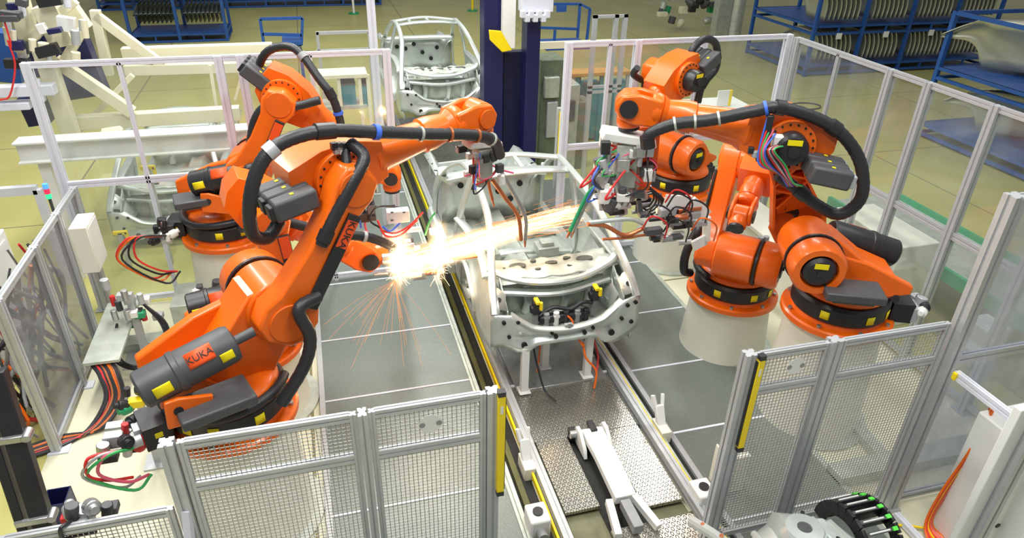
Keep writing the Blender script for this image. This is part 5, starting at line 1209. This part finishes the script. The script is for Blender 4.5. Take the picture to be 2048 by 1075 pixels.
# nearer rack on the right edge
p_ = pz(1850, 232, .3)
rb = rack('storage_rack', 'blue rack with big curved fenders at the upper right edge', 14.18, 19.2, 10.0, 13.33, (.35, 1.69), 2, 2.93)
pts = [(14.80+k*.15, 12.70-.03*k, 1.66) for k in range(12)]
fenders(pts, 'large pale fender standing in the row on the upper level of the right edge rack', 'fenders on the upper level of the right edge rack', FENDER, (0, 0, R(-52)), 1.65)
pts = [(14.85+k*.15, 12.30-.03*k, .33) for k in range(12)]
fenders(pts, 'large pale fender standing in the row on the lower level of the right edge rack', 'fenders on the lower level of the right edge rack', FENDER, (0, 0, R(-52)), 1.45)
# left background racks
p0, p1 = pz(265, 88, 0), pz(455, 85, 0)
rc_ = rack('storage_rack', 'blue rack holding dark pressed parts at the top, left of centre', p0.x, p1.x, p0.y, p0.y+1.6, (.3, 2.0), 2, 3.6)
wd = (p1.x-p0.x)/2
for c in range(2):
    fenders([(p0.x+wd*c+.22+k*(wd-.4)/8, p0.y+.8, .42) for k in range(9)], 'dark pressed part standing in the row in the rack at the top left of centre', 'dark pressed parts in the left background rack', FENDD, (0, 0, R(90)), 1.15)
    q = MB(); q.box((wd*c+wd*.35, -.06, 1.62), (.24, .01, .18)); q.build('paper_tag', WHITE, rc_)
a0, a1 = pz(200, 22, 0), pz(760, 8, 0)
rd_ = rack('storage_rack', 'long low blue rack along the top edge behind the others on the left', a0.x, a1.x, a0.y, a0.y+1.8, (.3, 1.1), 7, 1.6)
q = MB(); q.bx((.2, .2, .32), (a1.x-a0.x-.2, 1.6, .95)); q.build('stored_parts', mat('dark_stored_metal', (.03, .06, .07), .5, noise=.5, nscale=6), rd_)

# ---------------------------------------------------------------- right side equipment
t = thing('switch_cabinet', 'white switch cabinet leaning into the frame at the lower right corner', 'cabinet', (5.62, 3.0, 0))
q = MB(); q.bx((-.32, -.35, 0), (.5, .42, 1.45)); q.build('body', WHITE, t, bevel=.015)
q = MB()
for k in range(3): q.box((-.2+.0, -.353, 1.3-k*.05), (.2, .006, .015))
q.build('vent', DARK, t)
t = thing('cable_bundle', 'orange, red and yellow cables running down beside the white switch cabinet', 'cables', (5.2, 3.35, 0)); rnd = random.Random(18)
for k, m_ in enumerate((ORANGE, RED, ORANGE, YELC, RED, ORANGE, PINK, COPPER, ORANGE)):
    q = MB(); q.tube([(.16+k*.008, .0+k*.01, 1.5), (.10+k*.01, .0, 1.0), (.02+k*.012, .02, .5), (-.02+k*.01, .0, .1), (-.1+k*.03, -.2, .03)], .011, n=8, smooth=6); q.build('cable', m_, t)
q = MB(); q.tube([(0, 0, .05), (-.25, .1, .03), (-.3, -.15, .03), (-.05, -.3, .03), (.2, -.15, .03)], .012, n=8, smooth=6); q.build('loose_cable', YELC, t)
t = thing('perforated_panel', 'white perforated machine panel at the bottom right corner', 'panel', (0, 0, 0))
a0 = py(2048, 870, 2.9)
q = MB(); q.bx((a0.x-.25, 2.85, .2), (a0.x+.5, 2.92, a0.z+.35)); pp = q.build('sheet', WHITE, t, bevel=.01)
for u, v in ((2042, 915), (2030, 955), (2025, 1010), (1995, 1050)):
    q = MB(); q.cyl(py(u, v, 2.85), py(u, v, 2.85)+V((0, -.006, 0)), .025, n=14); q.build('slot', BLACK, pp)
t = thing('equipment_cabinet', 'beige cabinet standing outside the right fence behind the nearest right robot', 'cabinet', (7.35, 6.9, 0))
q = MB(); q.bx((-.2, -.5, 0), (.45, .8, 1.3)); q.build('body', PED, t, bevel=.015)
q = MB(); q.bx((-.208, -.4, .15), (-.2, .7, 1.2)); q.build('door', PED, t, bevel=.004)
t = thing('junction_cabinet', 'small white box on a stand outside the right fence', 'box', (7.75, 5.35, 0))
q = MB(); q.bx((-.18, -.18, .35), (.18, .18, .72)); q.build('box', WHITE, t, bevel=.015)
q = MB(); q.bx((-.03, -.03, 0), (.03, .03, .35)); q.build('stand', ALU, t)
t = thing('green_conveyor', 'green edged belt conveyor with pale boards outside the right fence', 'conveyor', (9.0, 7.2, 0))
q = MB(); q.bx((-1.0, -2.6, .78), (.2, 1.6, .84)); q.build('belt', GALVD, t)
for x in (-1.02, .22):
    q = MB(); q.bx((x-.03, -2.6, .74), (x+.03, 1.6, .92)); q.build('side_rail', GREENR, t)
for y in (-2.3, -.5, 1.3):
    for x in (-.95, .15):
        q = MB(); q.bx((x-.04, y-.04, 0), (x+.04, y+.04, .78)); q.build('leg', ALU, t)
t = thing('machine_bench', 'low pale machine bench inside the cell between the right robots and the fence', 'bench', (6.55, 7.9, 0))
q = MB(); q.bx((-.35, -1.3, .75), (.3, 1.2, .82)); q.build('top', PED, t, bevel=.01)
q = MB(); q.bx((-.30, -1.2, 0), (.25, 1.1, .75)); q.build('body', PED, t, bevel=.01)
t2 = junk('assorted pneumatic fittings and coiled hoses on the bench behind the near right robot', 'fittings', 'pneumatic_unit', (6.5, 7.6, .84), 14, (.2, .8, .25), (CREAM, GREYD, WHITE, ALU, PED), 61, (BLACK, HOSE), .2)
t = thing('grey_duct', 'vertical ribbed grey duct between the middle and near right robots', 'duct', (5.65, 7.35, 0))
for k in range(4):
    q = MB(); q.cyl((k*.09-.13, 0, 0), (k*.09-.13, 0, 1.15), .04, n=14); q.build('pipe', GREY, t)
t = thing('robot_controller', 'grey box on the floor left of the nearest left pedestal', 'box', pz(395, 655, .0)*1.0)
q = MB(); q.bx((-.2, -.3, 0), (.35, .3, .55)); q.build('body', GALVD, t, bevel=.01)
# low kerb on the floor in front of the right robots
t = thing('floor_kerb', 'pale metal kerb on the floor behind the right mesh fence', 'kerb', (5.6, 4.15, 0))
q = MB(); q.bx((-.85, -.14, 0), (1.2, .10, .14)); q.build('box_section', GALVD, t, bevel=.008)
q = MB(); q.beam((-.15, .1, .06), (.0, 2.0, .06), .14, .10); q.build('branch', GALVD, t)
t = thing('cover_plate', 'small upright beige sheet metal cover beside the right conveyor rail', 'cover', (3.55, 4.25, 0))
q = MB(); q.bx((-.08, -.03, .04), (.18, .03, .52)); q.bx((-.08, -.03, .04), (-.06, .2, .52)); q.build('sheet', PED, t, bevel=.004)

t = thing('barrier', 'pale grey horizontal barrier rails above the crate shelf behind the white post', 'barrier', (0, 0, 0)); yb_ = 15.5
for v in (64, 100):
    a0, a1 = py(632, v, yb_), py(742, v, yb_); q = MB(); q.bx((a0.x, yb_, a0.z-.06), (a1.x, yb_+.06, a0.z)); q.build('rail', ALU, t)
for u in (634, 738):
    a0 = py(u, 64, yb_); q = MB(); q.bx((a0.x-.03, yb_, 0), (a0.x+.03, yb_+.06, a0.z)); q.build('post', ALU, t)
p = pz(105, 1010, .3); t = thing('parts_bin', 'small dark blue bin on the floor beside the black duct at lower left', 'bin', (p.x, p.y+.1, 0))
q = MB(); q.bx((-.10, -.10, 0), (.10, .12, .02)); q.bx((-.10, -.10, 0), (-.09, .12, .3)); q.bx((.09, -.10, 0), (.10, .12, .3)); q.bx((-.10, .11, 0), (.10, .12, .3)); q.bx((-.10, -.10, 0), (.10, -.09, .3)); q.build('tub', NAVY, t)
junk('small grey and red cable fittings on the low mesh fence at lower left', 'fittings', 'cable_fittings', py(190, 1035, 3.85), 8, (.16, .04, .10), (STEEL, GREYD, ALU, BLACK, RED), 71, (HOSE,), .1)
t = thing('wall_cabinet', 'grey white control box hung on the rear corner post of the left enclosure', 'box', (-3.0, 8.75, 1.05))
q = MB(); q.bx((-.06, -.22, 0), (.14, .22, .62)); q.build('box', PED, t, bevel=.01)
q = MB(); q.bx((.14, -.19, .03), (.148, .19, .59)); q.build('door', WHITE, t, bevel=.003)
t = thing('floor_ring', 'dark ring of cable lying on the floor beyond the right fence', 'cable', pz(1610, 212, .02)); q = MB(); q.tube([(.45*math.cos(R(k*20)), .30*math.sin(R(k*20)), .0) for k in range(19)], .02, n=8, smooth=2); q.build('coil', HOSE, t)

t = thing('background_machine', 'grey green boxed machine standing right of the dark blue mast', 'machine', (0, 0, 0)); ym = 13.0
MG = mat('machine_green', (.16, .20, .13), .5, noise=.3)
for (u0, v0, u1, v1, dp_, m_) in ((1080, 118, 1118, 290, .5, MG), (1084, 150, 1112, 190, .6, GALVD), (1112, 170, 1150, 300, .45, GALVD), (1118, 200, 1146, 240, .5, GREYD), (1148, 205, 1176, 300, .4, MG), (1090, 200, 1108, 270, .56, ALU)):
    a0, a1 = py(u0, v0, ym), py(u1, v1, ym); q = MB(); q.bx((a0.x, ym-dp_+.4, 0 if v1 >= 290 else a1.z), (a1.x, ym+.5, a0.z)); q.build('housing', m_, t, bevel=.02)
